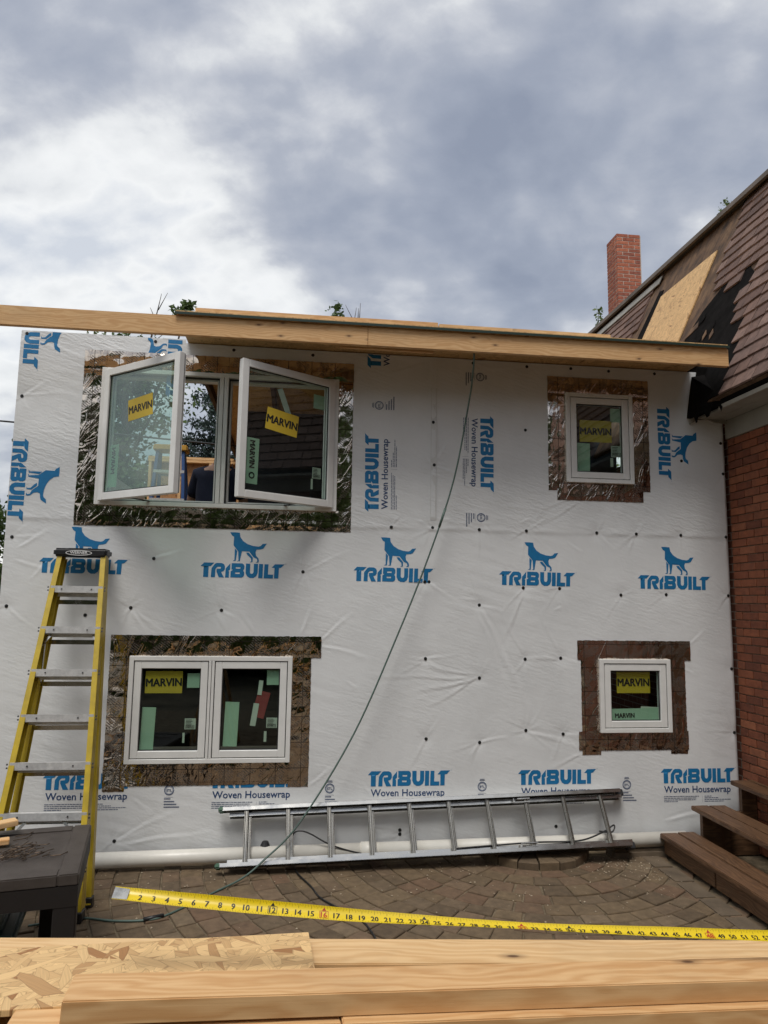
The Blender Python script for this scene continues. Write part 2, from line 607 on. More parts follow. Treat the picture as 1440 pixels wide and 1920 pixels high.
def mk_glass():
    g = G('window_glass')
    g.nt.nodes.remove(g.b)
    fr = g.n('ShaderNodeFresnel', {'IOR': 1.52})
    t = g.n('ShaderNodeBsdfTransparent', {'Color': (0.885, 0.945, 0.915)})
    s = g.n('ShaderNodeBsdfGlossy', {'Color': (0.82, 0.94, 1.0), 'Roughness': 0.004})
    m = g.n('ShaderNodeMixShader', {0: g.math('MULTIPLY', g.math('MINIMUM', g.math('MULTIPLY', fr.outputs[0], 1.8), 1.0), g.math('SUBTRACT', 1.0, g.n('ShaderNodeNewGeometry').outputs['Backfacing']))})   # low-emissivity coating
    g.nt.links.new(t.outputs[0], m.inputs[1])
    g.nt.links.new(s.outputs[0], m.inputs[2])
    g.nt.links.new(m.outputs[0], g.out.inputs[0])
    return g.m


MT['glass'] = mk_glass()


def mk_sheen_glass():
    """window pane with a pale sky reflection mixed into its colour"""
    g = G('sky_sheen_window_glass')
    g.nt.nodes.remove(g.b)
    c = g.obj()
    hz = g.ramp(g.noise(g.map(c, (2, 2, 1)), 1.6, 4, 0.6), [(0.3, 0.18), (0.7, 0.36)])  # sky sheen of the left sash, put in as patchy pale haze
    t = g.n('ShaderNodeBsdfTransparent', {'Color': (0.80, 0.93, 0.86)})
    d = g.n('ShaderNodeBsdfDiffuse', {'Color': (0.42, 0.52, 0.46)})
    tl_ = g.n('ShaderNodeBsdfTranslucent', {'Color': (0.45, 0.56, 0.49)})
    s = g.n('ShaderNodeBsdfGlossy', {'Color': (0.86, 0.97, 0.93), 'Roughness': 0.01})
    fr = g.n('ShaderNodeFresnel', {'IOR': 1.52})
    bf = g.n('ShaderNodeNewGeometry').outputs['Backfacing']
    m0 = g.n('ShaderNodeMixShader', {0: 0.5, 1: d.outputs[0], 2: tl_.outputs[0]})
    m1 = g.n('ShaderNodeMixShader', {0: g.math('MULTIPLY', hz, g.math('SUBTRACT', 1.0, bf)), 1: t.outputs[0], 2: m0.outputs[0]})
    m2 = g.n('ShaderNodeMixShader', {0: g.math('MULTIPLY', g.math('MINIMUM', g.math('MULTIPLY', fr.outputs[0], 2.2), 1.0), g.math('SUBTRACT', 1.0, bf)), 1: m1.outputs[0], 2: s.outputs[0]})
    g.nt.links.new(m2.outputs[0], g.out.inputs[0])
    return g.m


MT['glass_sheen'] = mk_sheen_glass()


def mk_wrap():
    g = G('woven_housewrap')
    c = g.obj()
    s = g.sep(c)
    # slack ripples that run a little downhill, stronger in patches
    msk = g.ramp(g.noise(g.map(c, (1.0, 1, 0.9)), 2.1, 3, 0.55), [(0.38, 0.10), (0.62, 1.0)])
    upper = g.ramp(s[2], [(0.0, 0.35), (0.60, 0.40), (0.63, 1.0), (1.0, 1.0)])
    z4 = g.math('DIVIDE', s[2], 4.05)
    upper = g.ramp(z4, [(0.0, 0.42), (0.615, 0.42), (0.63, 1.0)])
    rip = g.wave(g.map(c, (1, 1, 1), (0, R(-17), 0)), 9.2, 7.0, 2.0, 2.6, 'Z')
    rip2 = g.noise(g.map(g.map(c, (1, 1, 1), (0, R(-14), 0)), (5, 5, 30)), 1.0, 3, 0.55, 0.4)
    hh = g.math('MULTIPLY', g.math('ADD', g.math('MULTIPLY', rip, 0.20), g.math('MULTIPLY', rip2, 1.25)), g.math('MULTIPLY', msk, upper))
    b1 = g.bump(hh, 0.40, 0.011)
    slack = g.noise(g.map(c, (1.0, 1, 1.0)), 7.0, 3, 0.6, 0.6)
    b2 = g.bump(slack, 0.20, 0.012, b1)
    dirt = g.noise(g.map(c, (1.2, 1, 0.7)), 1.6, 5, 0.6)
    col = g.ramp(dirt, [(0.3, (0.70, 0.71, 0.71)), (0.55, (0.765, 0.775, 0.775)), (0.75, (0.79, 0.80, 0.80))])
    low = g.ramp(g.math('ADD', z4, g.math('MULTIPLY', dirt, 0.12)), [(0.05, 0.55), (0.16, 0.0)])
    col = g.mix(g.math('MULTIPLY', low, g.ramp(g.noise(c, 5, 5, 0.65), [(0.4, 0.0), (0.75, 0.45)])), col, (0.38, 0.33, 0.27))
    g.set(Base_Color=col, Roughness=0.48, Normal=b2)
    g.b.inputs['Specular IOR Level'].default_value = 0.42
    return g.m


MT['wrap'] = mk_wrap()


def mk_flash():
    g = G('foil_flashing_tape')
    c = g.obj()
    s = g.sep(c)
    p = g.comb(s[0], s[2], 0.0)
    # printed grid lines every 190 mm
    def lines(v, per, wd):
        f = g.math('FRACT', g.math('DIVIDE', v, per))
        return g.math('LESS_THAN', g.math('ABSOLUTE', g.math('SUBTRACT', f, 0.5)), wd / per / 2)
    gl = g.math('MAXIMUM', lines(s[0], 0.190, 0.0045), lines(s[2], 0.190, 0.0045))
    dash = g.math('MULTIPLY', g.math('MAXIMUM', lines(g.math('ADD', s[0], 0.095), 0.190, 0.003), lines(g.math('ADD', s[2], 0.095), 0.190, 0.003)),
                  g.math('GREATER_THAN', g.math('FRACT', g.math('MULTIPLY', g.math('ADD', s[0], s[2]), 55)), 0.45))
    # slanting small print
    q = g.map(p, (1, 1, 1), (0, 0, R(38)))
    qs = g.sep(q)
    row = g.math('GREATER_THAN', g.math('FRACT', g.math('MULTIPLY', qs[1], 62)), 0.45)
    blk = g.math('GREATER_THAN', g.noise(g.map(q, (13, 9, 1)), 1.0, 1, 0.5), 0.50)
    let = g.math('GREATER_THAN', g.noise(g.map(q, (190, 62, 1)), 1.0, 1, 0.5), 0.44)
    txt = g.math('MULTIPLY', g.math('MULTIPLY', row, let), blk)
    ink = g.math('MAXIMUM', g.math('MAXIMUM', gl, dash), g.math('MULTIPLY', txt, 0.8))
    tone = g.noise(p, 4.0, 4, 0.6)
    col = g.ramp(tone, [(0.3, (0.50, 0.41, 0.33)), (0.7, (0.74, 0.67, 0.60))])
    col = g.mix(ink, col, (0.030, 0.022, 0.018))
    # rolled flat in places, with a few long creases and soft buckles
    w1 = g.noise(g.map(g.map(p, (1, 1, 1), (0, 0, R(28))), (9, 2.6, 1)), 1.0, 2, 0.5, 1.2)
    ridge = g.math('ABSOLUTE', g.math('SUBTRACT', w1, 0.5))
    rd = g.ramp(ridge, [(0.0, 1.0), (0.018, 0.35), (0.05, 0.0)])
    big = g.noise(p, 4.5, 2, 0.45)
    med = g.noise(g.map(p, (1, 1, 1), (0, 0, R(40))), 17.0, 2, 0.5, 0.5)
    patch = g.ramp(g.noise(p, 2.7, 2, 0.5), [(0.42, 0.12), (0.62, 1.0)])
    h = g.math('ADD', g.math('MULTIPLY', big, 1.6), g.math('MULTIPLY', g.math('ADD', g.math('MULTIPLY', rd, 0.30), g.math('MULTIPLY', med, 0.45)), patch))
    nrm = g.bump(h, 0.42, 0.02)
    g.set(Base_Color=col, Metallic=g.math('SUBTRACT', 1.0, g.math('MULTIPLY', ink, 0.9)), Roughness=g.ramp(tone, [(0.3, 0.04), (0.7, 0.11)]), Normal=nrm)
    return g.m


MT['flash'] = mk_flash()


def mk_brick(name, cols, bump=0.5):
    g = G(name)
    c = g.obj(1.0)
    r = g.rand()
    base = g.ramp(r, [(i / (len(cols) - 1), k) for i, k in enumerate(cols)])
    nz = g.noise(c, 18, 6, 0.65)
    sp = g.noise(c, 90, 3, 0.6)
    col = g.mix(1.0, base, g.ramp(nz, [(0.3, 0.68), (0.7, 1.2)]), 'MULTIPLY')
    col = g.mix(g.ramp(sp, [(0.62, 0.0), (0.75, 0.5)]), col, (0.05, 0.025, 0.018))
    g.set(Base_Color=col, Roughness=0.85, Normal=g.bump(g.math('ADD', nz, g.math('MULTIPLY', sp, 0.5)), bump, 0.003))
    return g.m


MT['brick'] = mk_brick('red_brown_brick', [(0.20, 0.060, 0.026), (0.29, 0.092, 0.040), (0.24, 0.072, 0.032), (0.155, 0.048, 0.024), (0.32, 0.112, 0.052), (0.22, 0.070, 0.034)])
MT['brick_c'] = mk_brick('chimney_brick', [(0.40, 0.115, 0.060), (0.50, 0.160, 0.085), (0.32, 0.088, 0.050), (0.44, 0.140, 0.078), (0.28, 0.085, 0.055)])
MT['paver'] = mk_brick('worn_patio_paver', [(0.128, 0.086, 0.048), (0.162, 0.113, 0.064), (0.104, 0.071, 0.041), (0.146, 0.103, 0.062), (0.146, 0.088, 0.052), (0.176, 0.128, 0.078)], 0.7)
MT['shingle'] = mk_brick('brown_roof_shingle', [(0.110, 0.062, 0.048), (0.180, 0.108, 0.084), (0.085, 0.048, 0.038), (0.220, 0.140, 0.112), (0.140, 0.082, 0.064)], 0.6)


def mk_brickfar():
    g = G('brick_wall_beyond')
    c = g.obj()
    s = g.sep(c)
    v = g.comb(g.math('ADD', s[0], s[1]), s[2], 0.0)
    b = g.n('ShaderNodeTexBrick', {'Vector': v, 'Color1': (0.20, 0.07, 0.038), 'Color2': (0.15, 0.052, 0.03), 'Mortar': (0.33, 0.27, 0.22), 'Scale': 1.0, 'Mortar Size': 0.005, 'Brick Width': 0.2032, 'Row Height': 0.0677})
    g.set(Base_Color=b.outputs[0], Roughness=0.88, Normal=g.bump(g.math('SUBTRACT', 1.0, b.outputs['Fac']), 0.5, 0.006))
    return g.m


MT['brickfar'] = mk_brickfar()


def mk_rattan():
    g = G('dark_brown_woven_plastic')
    c = g.obj()
    wv = g.math('MULTIPLY', g.wave(c, 70, 0, 0, 1, 'X'), g.wave(c, 70, 0, 0, 1, 'Y'))
    nz = g.noise(c, 5, 6, 0.65)
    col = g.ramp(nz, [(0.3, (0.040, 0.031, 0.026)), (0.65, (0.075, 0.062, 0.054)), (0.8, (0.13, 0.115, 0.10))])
    g.set(Base_Color=col, Roughness=0.58, Normal=g.bump(wv, 0.25, 0.002))
    return g.m


MT['rattan'] = mk_rattan()
MT['rattan_shaded'] = simple('woven_plastic_shade_side', (0.014, 0.011, 0.010), 0.6, 0, 0.1, 8)  # same table plastic, with the shade on apron and legs in the colour


def mk_sheath():
    g = G('old_roof_sheathing')
    c = g.obj()
    st = g.noise(g.map(c, (1.2, 2, 1.2)), 4.0, 6, 0.65)
    pl = g.noise(g.map(c, (2, 40, 2)), 1.0, 3, 0.6)
    col = g.ramp(st, [(0.3, (0.035, 0.022, 0.014)), (0.5, (0.11, 0.060, 0.031)), (0.72, (0.22, 0.130, 0.066))])
    col = g.mix(1.0, col, g.ramp(pl, [(0.3, 0.7), (0.7, 1.15)]), 'MULTIPLY')
    g.set(Base_Color=col, Roughness=0.85, Normal=g.bump(st, 0.4, 0.01))
    return g.m


MT['sheath'] = mk_sheath()

# ================================================================== SETTING: ground, patio
mb = MB()
mb.add([(-400, -400, -0.06), (400, -400, -0.06), (400, 400, -0.06), (-400, 400, -0.06)], [(0, 1, 2, 3)])
tag(mb.build('ground', MT['dirt']), kind='structure')
patio = MB().box(-5.5, 3.9, -7.5, 0.25, -0.2, -0.012).build('patio', MT['patio_sand'])
tag(patio, kind='structure')


def wedge_mesh(name, r0_, r1_, half, z0, z1, mat, jit, gap=0.011, bev=0.005):
    """paver between two radii, pointing along -Y from its centre of rotation, slightly irregular"""
    def pt(r, a, z):
        return (r * math.sin(a), -r * math.cos(a), z)
    rr0, rr1 = r0_ + gap / 2, r1_ - gap / 2
    a0, a1 = half - gap / 2 / rr0, half - gap / 2 / rr1
    ch = bev
    j = [RNG.uniform(-jit, jit) for _ in range(8)]
    low = [pt(rr0 + j[0], -a0 + j[1] / rr0, z0), pt(rr1 + j[2], -a1 + j[3] / rr1, z0), pt(rr1 + j[4], a1 + j[5] / rr1, z0), pt(rr0 + j[6], a0 + j[7] / rr0, z0)]
    c = Vector((0, -(rr0 + rr1) / 2, z0))
    mid_ = [(p[0], p[1], z1 - ch) for p in low]
    top = []
    for p in low:
        d = (Vector(p) - c)
        k = 1 - ch * 1.2 / max(0.03, d.length)
        q = c + d * k
        top.append((q.x, q.y, z1))
    vs = low + mid_ + top
    fs = []
    for b in (0, 4):
        for i in range(4):
            fs.append((b + i, b + 4 + i, b + 4 + (i + 1) % 4, b + (i + 1) % 4))
    fs.append((8, 11, 10, 9))
    me = bpy.data.meshes.new(name)
    me.from_pydata(vs, [], fs)
    me.materials.append(mat)
    bm = bmesh.new()
    bm.from_mesh(me)
    bmesh.ops.recalc_face_normals(bm, faces=bm.faces)
    bm.to_mesh(me)
    bm.free()
    return me


PC = Vector((1.92, 0.08, 0.0))       # centre of the fan of pavers
spots = []
rad = 0.47
ring = 0
while rad < 6.2:
    dr = 0.125 + 0.045 * ((ring * 37) % 5) / 4
    n = max(5, int(math.pi * (rad + dr / 2) / 0.178))
    half = math.pi / 2 / n
    variants = [wedge_mesh('paver', rad, rad + dr, half, -0.06, 0.0, MT['paver'], 0.004) for _ in range(3)]
    for k in range(n + 1):
        a = -math.pi / 2 + (2 * k + 1 + (ring % 2)) * half
        c = PC + Vector((math.sin(a), -math.cos(a), 0)) * (rad + dr / 2)
        if not (-5.3 < c.x < 2.93 and -7.2 < c.y < -0.03):
            continue
        vis = (-1.45 < c.x < 2.95) and c.y > -1.62
        spots.append((0 if vis else 1, (c - Vector((0.8, -0.6, 0))).length, a, variants[(k * 7 + ring) % 3], c))
    rad += dr
    ring += 1
spots.sort(key=lambda t: (t[0], t[1]))
rest = MB()
for i, (v_, d_, a, me, c) in enumerate(spots):
    rz = a + random.uniform(-0.004, 0.004) / (c - PC).length
    dz = random.uniform(-0.005, 0.003)
    if i < 300:
        o = link('paver', me, patio, (PC.x, PC.y, dz), (0, 0, rz))
    else:
        m = Matrix.Translation(PC + Vector((0, 0, dz))) @ Matrix.Rotation(rz, 4, 'Z')
        rest.add([m @ v.co for v in me.vertices], [tuple(p.vertices) for p in me.polygons])
tag(rest.build('paver_field', MT['paver'], patio), kind='stuff')
# raised arc of bricks against the wall in the middle of the fan
for k in range(9):
    a = -math.pi / 2 + (2 * k + 1) * math.pi / 18
    me = wedge_mesh('raised_brick', 0.13, 0.455, math.pi / 18, -0.05, 0.050, MT['paver'], 0.003, 0.008, 0.008) if k < 2 else me_r[k % 2]
    if k < 2:
        me_r = (me_r + [me]) if k else [me]
    link('raised_brick', me, patio, (PC.x, PC.y, random.uniform(-0.004, 0.004)), (0, 0, a))
# edging strip beside the wooden steps and a worn kerb stone by the pipe
for i in range(8):
    me = plank_mesh('edging_block', 0.27, 0.16, 0.07, MT['concrete'], 0.010)
    link('edging_block', me, patio, (2.80 + random.uniform(-.006, .006), -0.26 - 0.28 * i, -0.030), (0, 0, math.pi / 2 + random.uniform(-.02, .02)))
kb = MB()
kb.box(2.50, 2.98, -0.17, -0.02, -0.03, 0.055)
kb.build('kerb_stone', MT['concrete'], patio, bevel=0.02, seg=2)

# crumbs of mortar, bark and wood on the paving (uncountable)
deb = MB()
for i in range(520):
    x = RNG.uniform(-1.3, 2.75)
    y = -abs(RNG.normal(0.25, 0.55)) - 0.05
    if i % 3 == 0:
        x = 2.55 + RNG.normal(0, 0.16)
        y = -0.35 + RNG.normal(0, 0.18)
    if x > 2.86 or y < -1.6 or y > -0.05:
        continue
    s = RNG.uniform(0.003, 0.010)
    a = RNG.uniform(0, 3.14)
    ca, sa = math.cos(a) * s, math.sin(a) * s
    k = RNG.uniform(0.3, 0.9)
    deb.add([(x - ca, y - sa, 0.001), (x + sa * k, y - ca * k, 0.001), (x + ca, y + sa, 0.001), (x - sa * k, y + ca * k, 0.001), (x, y, 0.001 + s * 0.7)],
            [(0, 1, 4), (1, 2, 4), (2, 3, 4), (3, 0, 4)])
tag(deb.build('mortar_crumbs', simple('pale_crumbs', (0.42, 0.34, 0.24), 0.9, 0, 0.3, 50)), 'pale crumbs of mortar and wood scattered over the paving', 'debris', kind='stuff')

# ================================================================== HOUSE ADDITION
HA = thing('house_addition', (0.75, 0.0, 0.0), 'two storey addition wrapped in white printed housewrap under a timber fascia', 'building')
WX0, WX1, WZ0, WZ1 = -2.19, 3.69, 0.04, 4.01
CAPS = [(-2.15, 3.985), (-2.15, 3.48), (-2.14, 2.38), (-1.17, 3.98), (-0.55, 3.945), (0.09, 3.94), (1.10, 3.42), (1.11, 3.06), (0.76, 2.535), (1.10, 2.54), (0.06, 2.16), (1.44, 3.95), (1.91, 3.945), (2.30, 3.95), (2.64, 3.945), (3.06, 3.945), (1.89, 3.39), (1.49, 2.535), (1.89, 2.535), (2.50, 2.535), (2.85, 2.535), (3.25, 2.535), (3.66, 2.53), (1.86, 2.065), (2.17, 2.065), (2.70, 2.02), (3.10, 2.03), (3.28, 3.18), (3.66, 3.08), (3.65, 3.35), (3.66, 2.03), (-1.09, 2.24), (-1.24, 1.86), (-1.57, 1.80), (-2.14, 1.86), (-0.56, 1.85), (1.49, 1.92), (1.04, 2.10), (1.075, 2.10), (1.49, 1.34), (1.49, 0.84), (1.05, 1.49), (1.06, 0.87), (1.87, 1.49), (2.17, 1.50), (1.87, 0.93), (2.18, 0.90), (3.66, 1.42), (3.66, 0.90), (-1.26, 0.16), (0.86, 0.19), (0.86, 0.16), (2.11, 0.19)]
WINS = dict(UL=(-1.555, 0.31, 2.645, 3.735), UR=(2.24, 2.835, 2.955, 3.73), LL=(-1.22, 0.0, 0.71, 1.50), LR=(2.49, 3.10, 0.91, 1.495))

_tab = RNG.rand(64, 256, 256)


def vnoise(x, y, seed):
    t = _tab[seed % 64]
    xi = np.floor(x).astype(int)
    yi = np.floor(y).astype(int)
    fx, fy = x - xi, y - yi
    fx, fy = fx * fx * (3 - 2 * fx), fy * fy * (3 - 2 * fy)
    a = t[xi % 256, yi % 256]
    b = t[(xi + 1) % 256, yi % 256]
    c = t[xi % 256, (yi + 1) % 256]
    d = t[(xi + 1) % 256, (yi + 1) % 256]
    return (a * (1 - fx) + b * fx) * (1 - fy) + (c * (1 - fx) + d * fx) * fy


DXW = 0.0105
nx = int(round((WX1 - WX0) / DXW)) + 1
nz = int(round((WZ1 - WZ0) / DXW)) + 1
gx = np.linspace(WX0, WX1, nx)
gz = np.linspace(WZ0, WZ1, nz)
XX, ZZ = np.meshgrid(gx, gz, indexing='ij')
HF = 0.004 * (vnoise(XX * 1.3, ZZ * 1.1, 1) - 0.5) + 0.004 * (vnoise(XX * 3.1, ZZ * 2.6, 2) - 0.5)
# gentle diagonal slack
ph = ZZ * math.cos(R(15)) + XX * math.sin(R(15))
HF += 0.0022 * (vnoise(XX * 4.0, ph * 22, 3) - 0.5) * np.clip(vnoise(XX * 1.1, ZZ * 0.9, 4) * 2 - 0.6, 0, 1)
# upper sheet laps over the lower one
HF += 0.003 * (1 / (1 + np.exp(-(ZZ - 2.515 - 0.008 * (vnoise(XX * 6, ZZ * 0, 5) - 0.5)) / 0.005)))
HF += 0.004 * np.exp(-((ZZ - 2.535) / 0.016) ** 2) * (vnoise(XX * 9, ZZ * 0, 6) - 0.3)
# vertical lap of tape near the hanging hose
HF += 0.003 * np.exp(-((XX - 1.105) / 0.028) ** 8) * (ZZ > 2.62)


def crease(p, q, amp, wd, taper=True):
    global HF
    p, q = np.array(p, float), np.array(q, float)
    Lc = np.linalg.norm(q - p)
    d = (q - p) / Lc
    x0, x1 = sorted((p[0], q[0]))
    z0, z1 = sorted((p[1], q[1]))
    i0, i1 = np.searchsorted(gx, [x0 - 0.1, x1 + 0.1])
    k0, k1 = np.searchsorted(gz, [z0 - 0.1, z1 + 0.1])
    if i1 <= i0 or k1 <= k0:
        return
    X, Z = XX[i0:i1, k0:k1] - p[0], ZZ[i0:i1, k0:k1] - p[1]
    t = X * d[0] + Z * d[1]
    s = -X * d[1] + Z * d[0] + 0.006 * np.sin(t * 14 + amp * 9000)
    u = np.clip(t / Lc, 0, 1)
    env = np.where((t > 0) & (t < Lc), (u * 6).clip(0, 1) * (1 - u) ** 0.8 if taper else np.sin(u * math.pi), 0)
    ww = wd * (0.6 + 0.9 * u)
    HF[i0:i1, k0:k1] += amp * env * np.exp(-(s / ww) ** 2) - amp * 0.55 * env * np.exp(-((s - ww * 1.5) / ww) ** 2)


rr = random.Random(5)
for (x, z) in CAPS:
    i0, i1 = np.searchsorted(gx, [x - 0.2, x + 0.2])
    k0, k1 = np.searchsorted(gz, [z - 0.2, z + 0.2])
    rr2 = (XX[i0:i1, k0:k1] - x) ** 2 + (ZZ[i0:i1, k0:k1] - z) ** 2
    HF[i0:i1, k0:k1] -= 0.0045 * np.exp(-rr2 / 0.055 ** 2)
    base = rr.uniform(0, 6.28)
    for k in range(rr.randint(4, 7)):
        a = base + rr.gauss(0, 0.9) + (math.pi if k % 2 else 0)
        l = rr.uniform(0.09, 0.32)
        crease((x, z), (x + math.cos(a) * l, z + math.sin(a) * l), rr.uniform(0.0014, 0.0036), rr.uniform(0.007, 0.013))
for (p, q, a, wd) in (((1.50, 1.90), (1.93, 1.02), 0.010, 0.022), ((1.47, 1.88), (1.72, 1.25), 0.007, 0.016), ((1.86, 2.0), (1.66, 1.6), 0.005, 0.015),
                      ((1.49, 1.33), (0.9, 1.22), 0.006, 0.014), ((1.49, 1.33), (0.55, 1.36), 0.005, 0.013), ((1.49, 1.35), (0.85, 1.47), 0.005, 0.012), ((1.48, 1.34), (1.05, 1.10), 0.005, 0.012),
                      ((1.87, 0.93), (2.30, 0.80), 0.006, 0.016), ((1.87, 1.49), (1.62, 1.95), 0.005, 0.012), ((2.17, 1.5), (1.92, 2.02), 0.004, 0.012),
                      ((0.18, 1.60), (0.62, 1.48), 0.006, 0.012), ((0.20, 1.62), (0.48, 1.85), 0.006, 0.012), ((0.05, 1.67), (0.16, 1.92), 0.006, 0.012), ((-0.30, 1.66), (-0.42, 1.86), 0.006, 0.012),
                      ((-0.52, 1.68), (-0.62, 1.86), 0.005, 0.012), ((-1.24, 1.86), (-1.12, 1.66), 0.008, 0.013), ((-1.24, 1.86), (-1.32, 1.68), 0.006, 0.012), ((-1.2, 1.84), (-1.0, 1.67), 0.006, 0.012),
                      ((0.05, 2.16), (0.45, 2.34), 0.004, 0.010), ((-2.1, 2.30), (-1.85, 2.45), 0.006, 0.012), ((-2.12, 2.22), (-1.8, 2.1), 0.005, 0.012), ((-2.0, 2.05), (-1.75, 2.35), 0.004, 0.012),
                      ((2.38, 2.80), (1.98, 2.58), 0.005, 0.012), ((2.30, 2.82), (2.0, 2.72), 0.005, 0.012), ((2.62, 2.79), (2.70, 2.58), 0.004, 0.012), ((2.9, 2.8), (3.12, 2.62), 0.004, 0.012),
                      ((0.45, 3.95), (1.35, 3.98), 0.004, 0.014), ((0.70, 3.82), (1.2, 3.95), 0.004, 0.014), ((2.34, 0.74), (2.05, 0.63), 0.005, 0.012), ((3.28, 1.62), (3.45, 1.75), 0.005, 0.010),
                      ((0.14, 0.53), (0.36, 0.68), 0.005, 0.012), ((-1.16, 0.48), (-0.95, 0.30), 0.005, 0.013), ((-1.26, 0.16), (-0.8, 0.38), 0.006, 0.014), ((-1.2, 0.14), (-0.5, 0.22), 0.006, 0.014), ((-0.1, 0.28), (-0.62, 0.36), 0.006, 0.016), ((0.86, 0.18), (0.4, 0.3), 0.005, 0.012),
                      ((2.11, 0.19), (2.6, 0.30), 0.004, 0.013), ((3.0, 0.22), (3.6, 0.30), 0.006, 0.016), ((-1.95, 3.92), (-1.72, 3.80), 0.005, 0.012), ((-1.6, 3.99), (-1.45, 3.90), 0.005, 0.01), ((-0.9, 3.99), (-0.75, 3.9), 0.004, 0.01)):
    crease(p, q, a * 0.72, wd)
for k in range(70):          # small crumples along the lap and everywhere else
    x, z = rr.uniform(-2.0, 3.5), rr.choice((rr.uniform(2.53, 2.62), rr.uniform(0.2, 3.9)))
    a = rr.gauss(-0.35, 0.5)
    l = rr.uniform(0.06, 0.2)
    crease((x, z), (x + math.cos(a) * l, z + math.sin(a) * l), rr.uniform(0.0012, 0.003), 0.009, False)
# the edge turns in at the brick house
HF -= 0.02 * np.clip((XX - (WX1 - 0.03)) / 0.03, 0, 1) ** 2
# bottom edge bellies out over the drain pipe
HF -= 0.01 * np.clip((0.17 - ZZ) / 0.13, 0, 1) ** 2


def hsamp(x, z):
    fx = min(max((x - WX0) / (WX1 - WX0) * (nx - 1), 0), nx - 1.001)
    fz = min(max((z - WZ0) / (WZ1 - WZ0) * (nz - 1), 0), nz - 1.001)
    i, k = int(fx), int(fz)
    fx -= i
    fz -= k
    return (HF[i, k] * (1 - fx) + HF[i + 1, k] * fx) * (1 - fz) + (HF[i, k + 1] * (1 - fx) + HF[i + 1, k + 1] * fx) * fz


vv = np.stack([XX - 0.75, -HF, ZZ], -1).reshape(-1, 3)
ii, kk = np.meshgrid(np.arange(nx - 1), np.arange(nz - 1), indexing='ij')
mx_ = gx[ii] + DXW / 2
mz_ = gz[kk] + DXW / 2
keep = np.ones(ii.shape, bool)
for (a, b, c, d) in WINS.values():
    keep &= ~((mx_ > a + 0.02) & (mx_ < b - 0.02) & (mz_ > c + 0.02) & (mz_ < d - 0.02))
keep &= ~((mx_ > -0.93) & (mz_ > 3.978))        # tucked under the roof deck
ii, kk = ii[keep], kk[keep]
q0 = ii * nz + kk
quads = np.stack([q0, q0 + nz, q0 + nz + 1, q0 + 1], -1)
me = bpy.data.meshes.new('housewrap')
me.vertices.add(len(vv))
me.vertices.foreach_set('co', vv.ravel())
me.loops.add(quads.size)
me.loops.foreach_set('vertex_index', quads.ravel().astype(np.int32))
me.polygons.add(len(quads))
me.polygons.foreach_set('loop_start', np.arange(0, quads.size, 4, dtype=np.int32))
me.polygons.foreach_set('use_smooth', np.ones(len(quads), bool))
me.update(calc_edges=True)
me.validate()
me.materials.append(MT['wrap'])
WRAP = link('housewrap', me, HA)
tag(WRAP, 'white woven housewrap with blue logos and creases')

# the framed wall behind the wrap, with its openings
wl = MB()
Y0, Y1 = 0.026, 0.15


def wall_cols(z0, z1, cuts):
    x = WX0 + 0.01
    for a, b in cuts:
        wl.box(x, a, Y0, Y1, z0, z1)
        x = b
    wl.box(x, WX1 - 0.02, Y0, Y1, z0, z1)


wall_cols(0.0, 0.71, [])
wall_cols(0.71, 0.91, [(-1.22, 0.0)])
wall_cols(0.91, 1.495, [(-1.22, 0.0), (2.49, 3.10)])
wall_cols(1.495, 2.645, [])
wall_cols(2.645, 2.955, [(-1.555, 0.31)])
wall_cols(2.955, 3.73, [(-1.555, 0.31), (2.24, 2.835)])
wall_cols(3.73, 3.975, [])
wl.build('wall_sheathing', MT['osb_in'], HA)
DEP = 4.3
mb = MB()
mb.box(WX0 + 0.01, WX1 - 0.02, 0.152, DEP, 1.50, 1.75)
mb.build('upper_floor', MT['osb_roof'], HA)
mb = MB()
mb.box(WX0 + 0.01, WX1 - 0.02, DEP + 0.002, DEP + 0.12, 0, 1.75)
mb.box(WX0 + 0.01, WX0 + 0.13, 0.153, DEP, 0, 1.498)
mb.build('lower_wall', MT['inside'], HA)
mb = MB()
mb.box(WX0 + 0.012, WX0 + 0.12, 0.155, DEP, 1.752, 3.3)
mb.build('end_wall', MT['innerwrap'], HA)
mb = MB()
mb.box(-0.60, WX1 - 0.03, 2.05, 2.15, 1.752, 3.985)  # added wall that darkens the rooms behind the right-hand panes
mb.build('added_partition', MT['inside'], HA)
# rear wall of the upper floor: strand board between studs under a double top plate
RZ = 3.89
mb = MB()
mb.box(WX0 + 0.13, WX1 - 0.03, DEP + 0.092, DEP + 0.105, 1.752, RZ)
mb.build('rear_sheathing', MT['osb_in'], HA)
for k in range(15):
    x = WX0 + 0.16 + k * 0.406
    if x < WX1 - 0.05:
        plank('stud', (x, DEP + 0.045, 1.76), (x, DEP + 0.045, RZ - 0.08), 0.038, 0.089, MT['pine'], HA, upv=(0, 1, 0), bevel=0.002)
plank('top_plate', (WX0 + 0.13, DEP + 0.045, RZ - 0.058), (WX1 - 0.03, DEP + 0.045, RZ - 0.058), 0.089, 0.038, MT['pine'], HA)
plank('top_plate', (WX0 + 0.13, DEP + 0.045, RZ - 0.019), (-0.9, DEP + 0.045, RZ - 0.019), 0.089, 0.037, MT['pine'], HA)

# roof: fascia, rafters, deck; a low shed roof that falls toward the patio
FY, SLP = -0.55, 0.0
fA = plank('fascia_board', (-3.05, FY, 3.907), (0.487, FY, 3.912), 0.145, 0.038, MT['pine'], HA, upv=(0, -1, 0))
fB = plank('fascia_board', (0.489, FY, 3.912), (3.388, FY, 3.912), 0.145, 0.038, MT['pine'], HA, upv=(0, -1, 0))


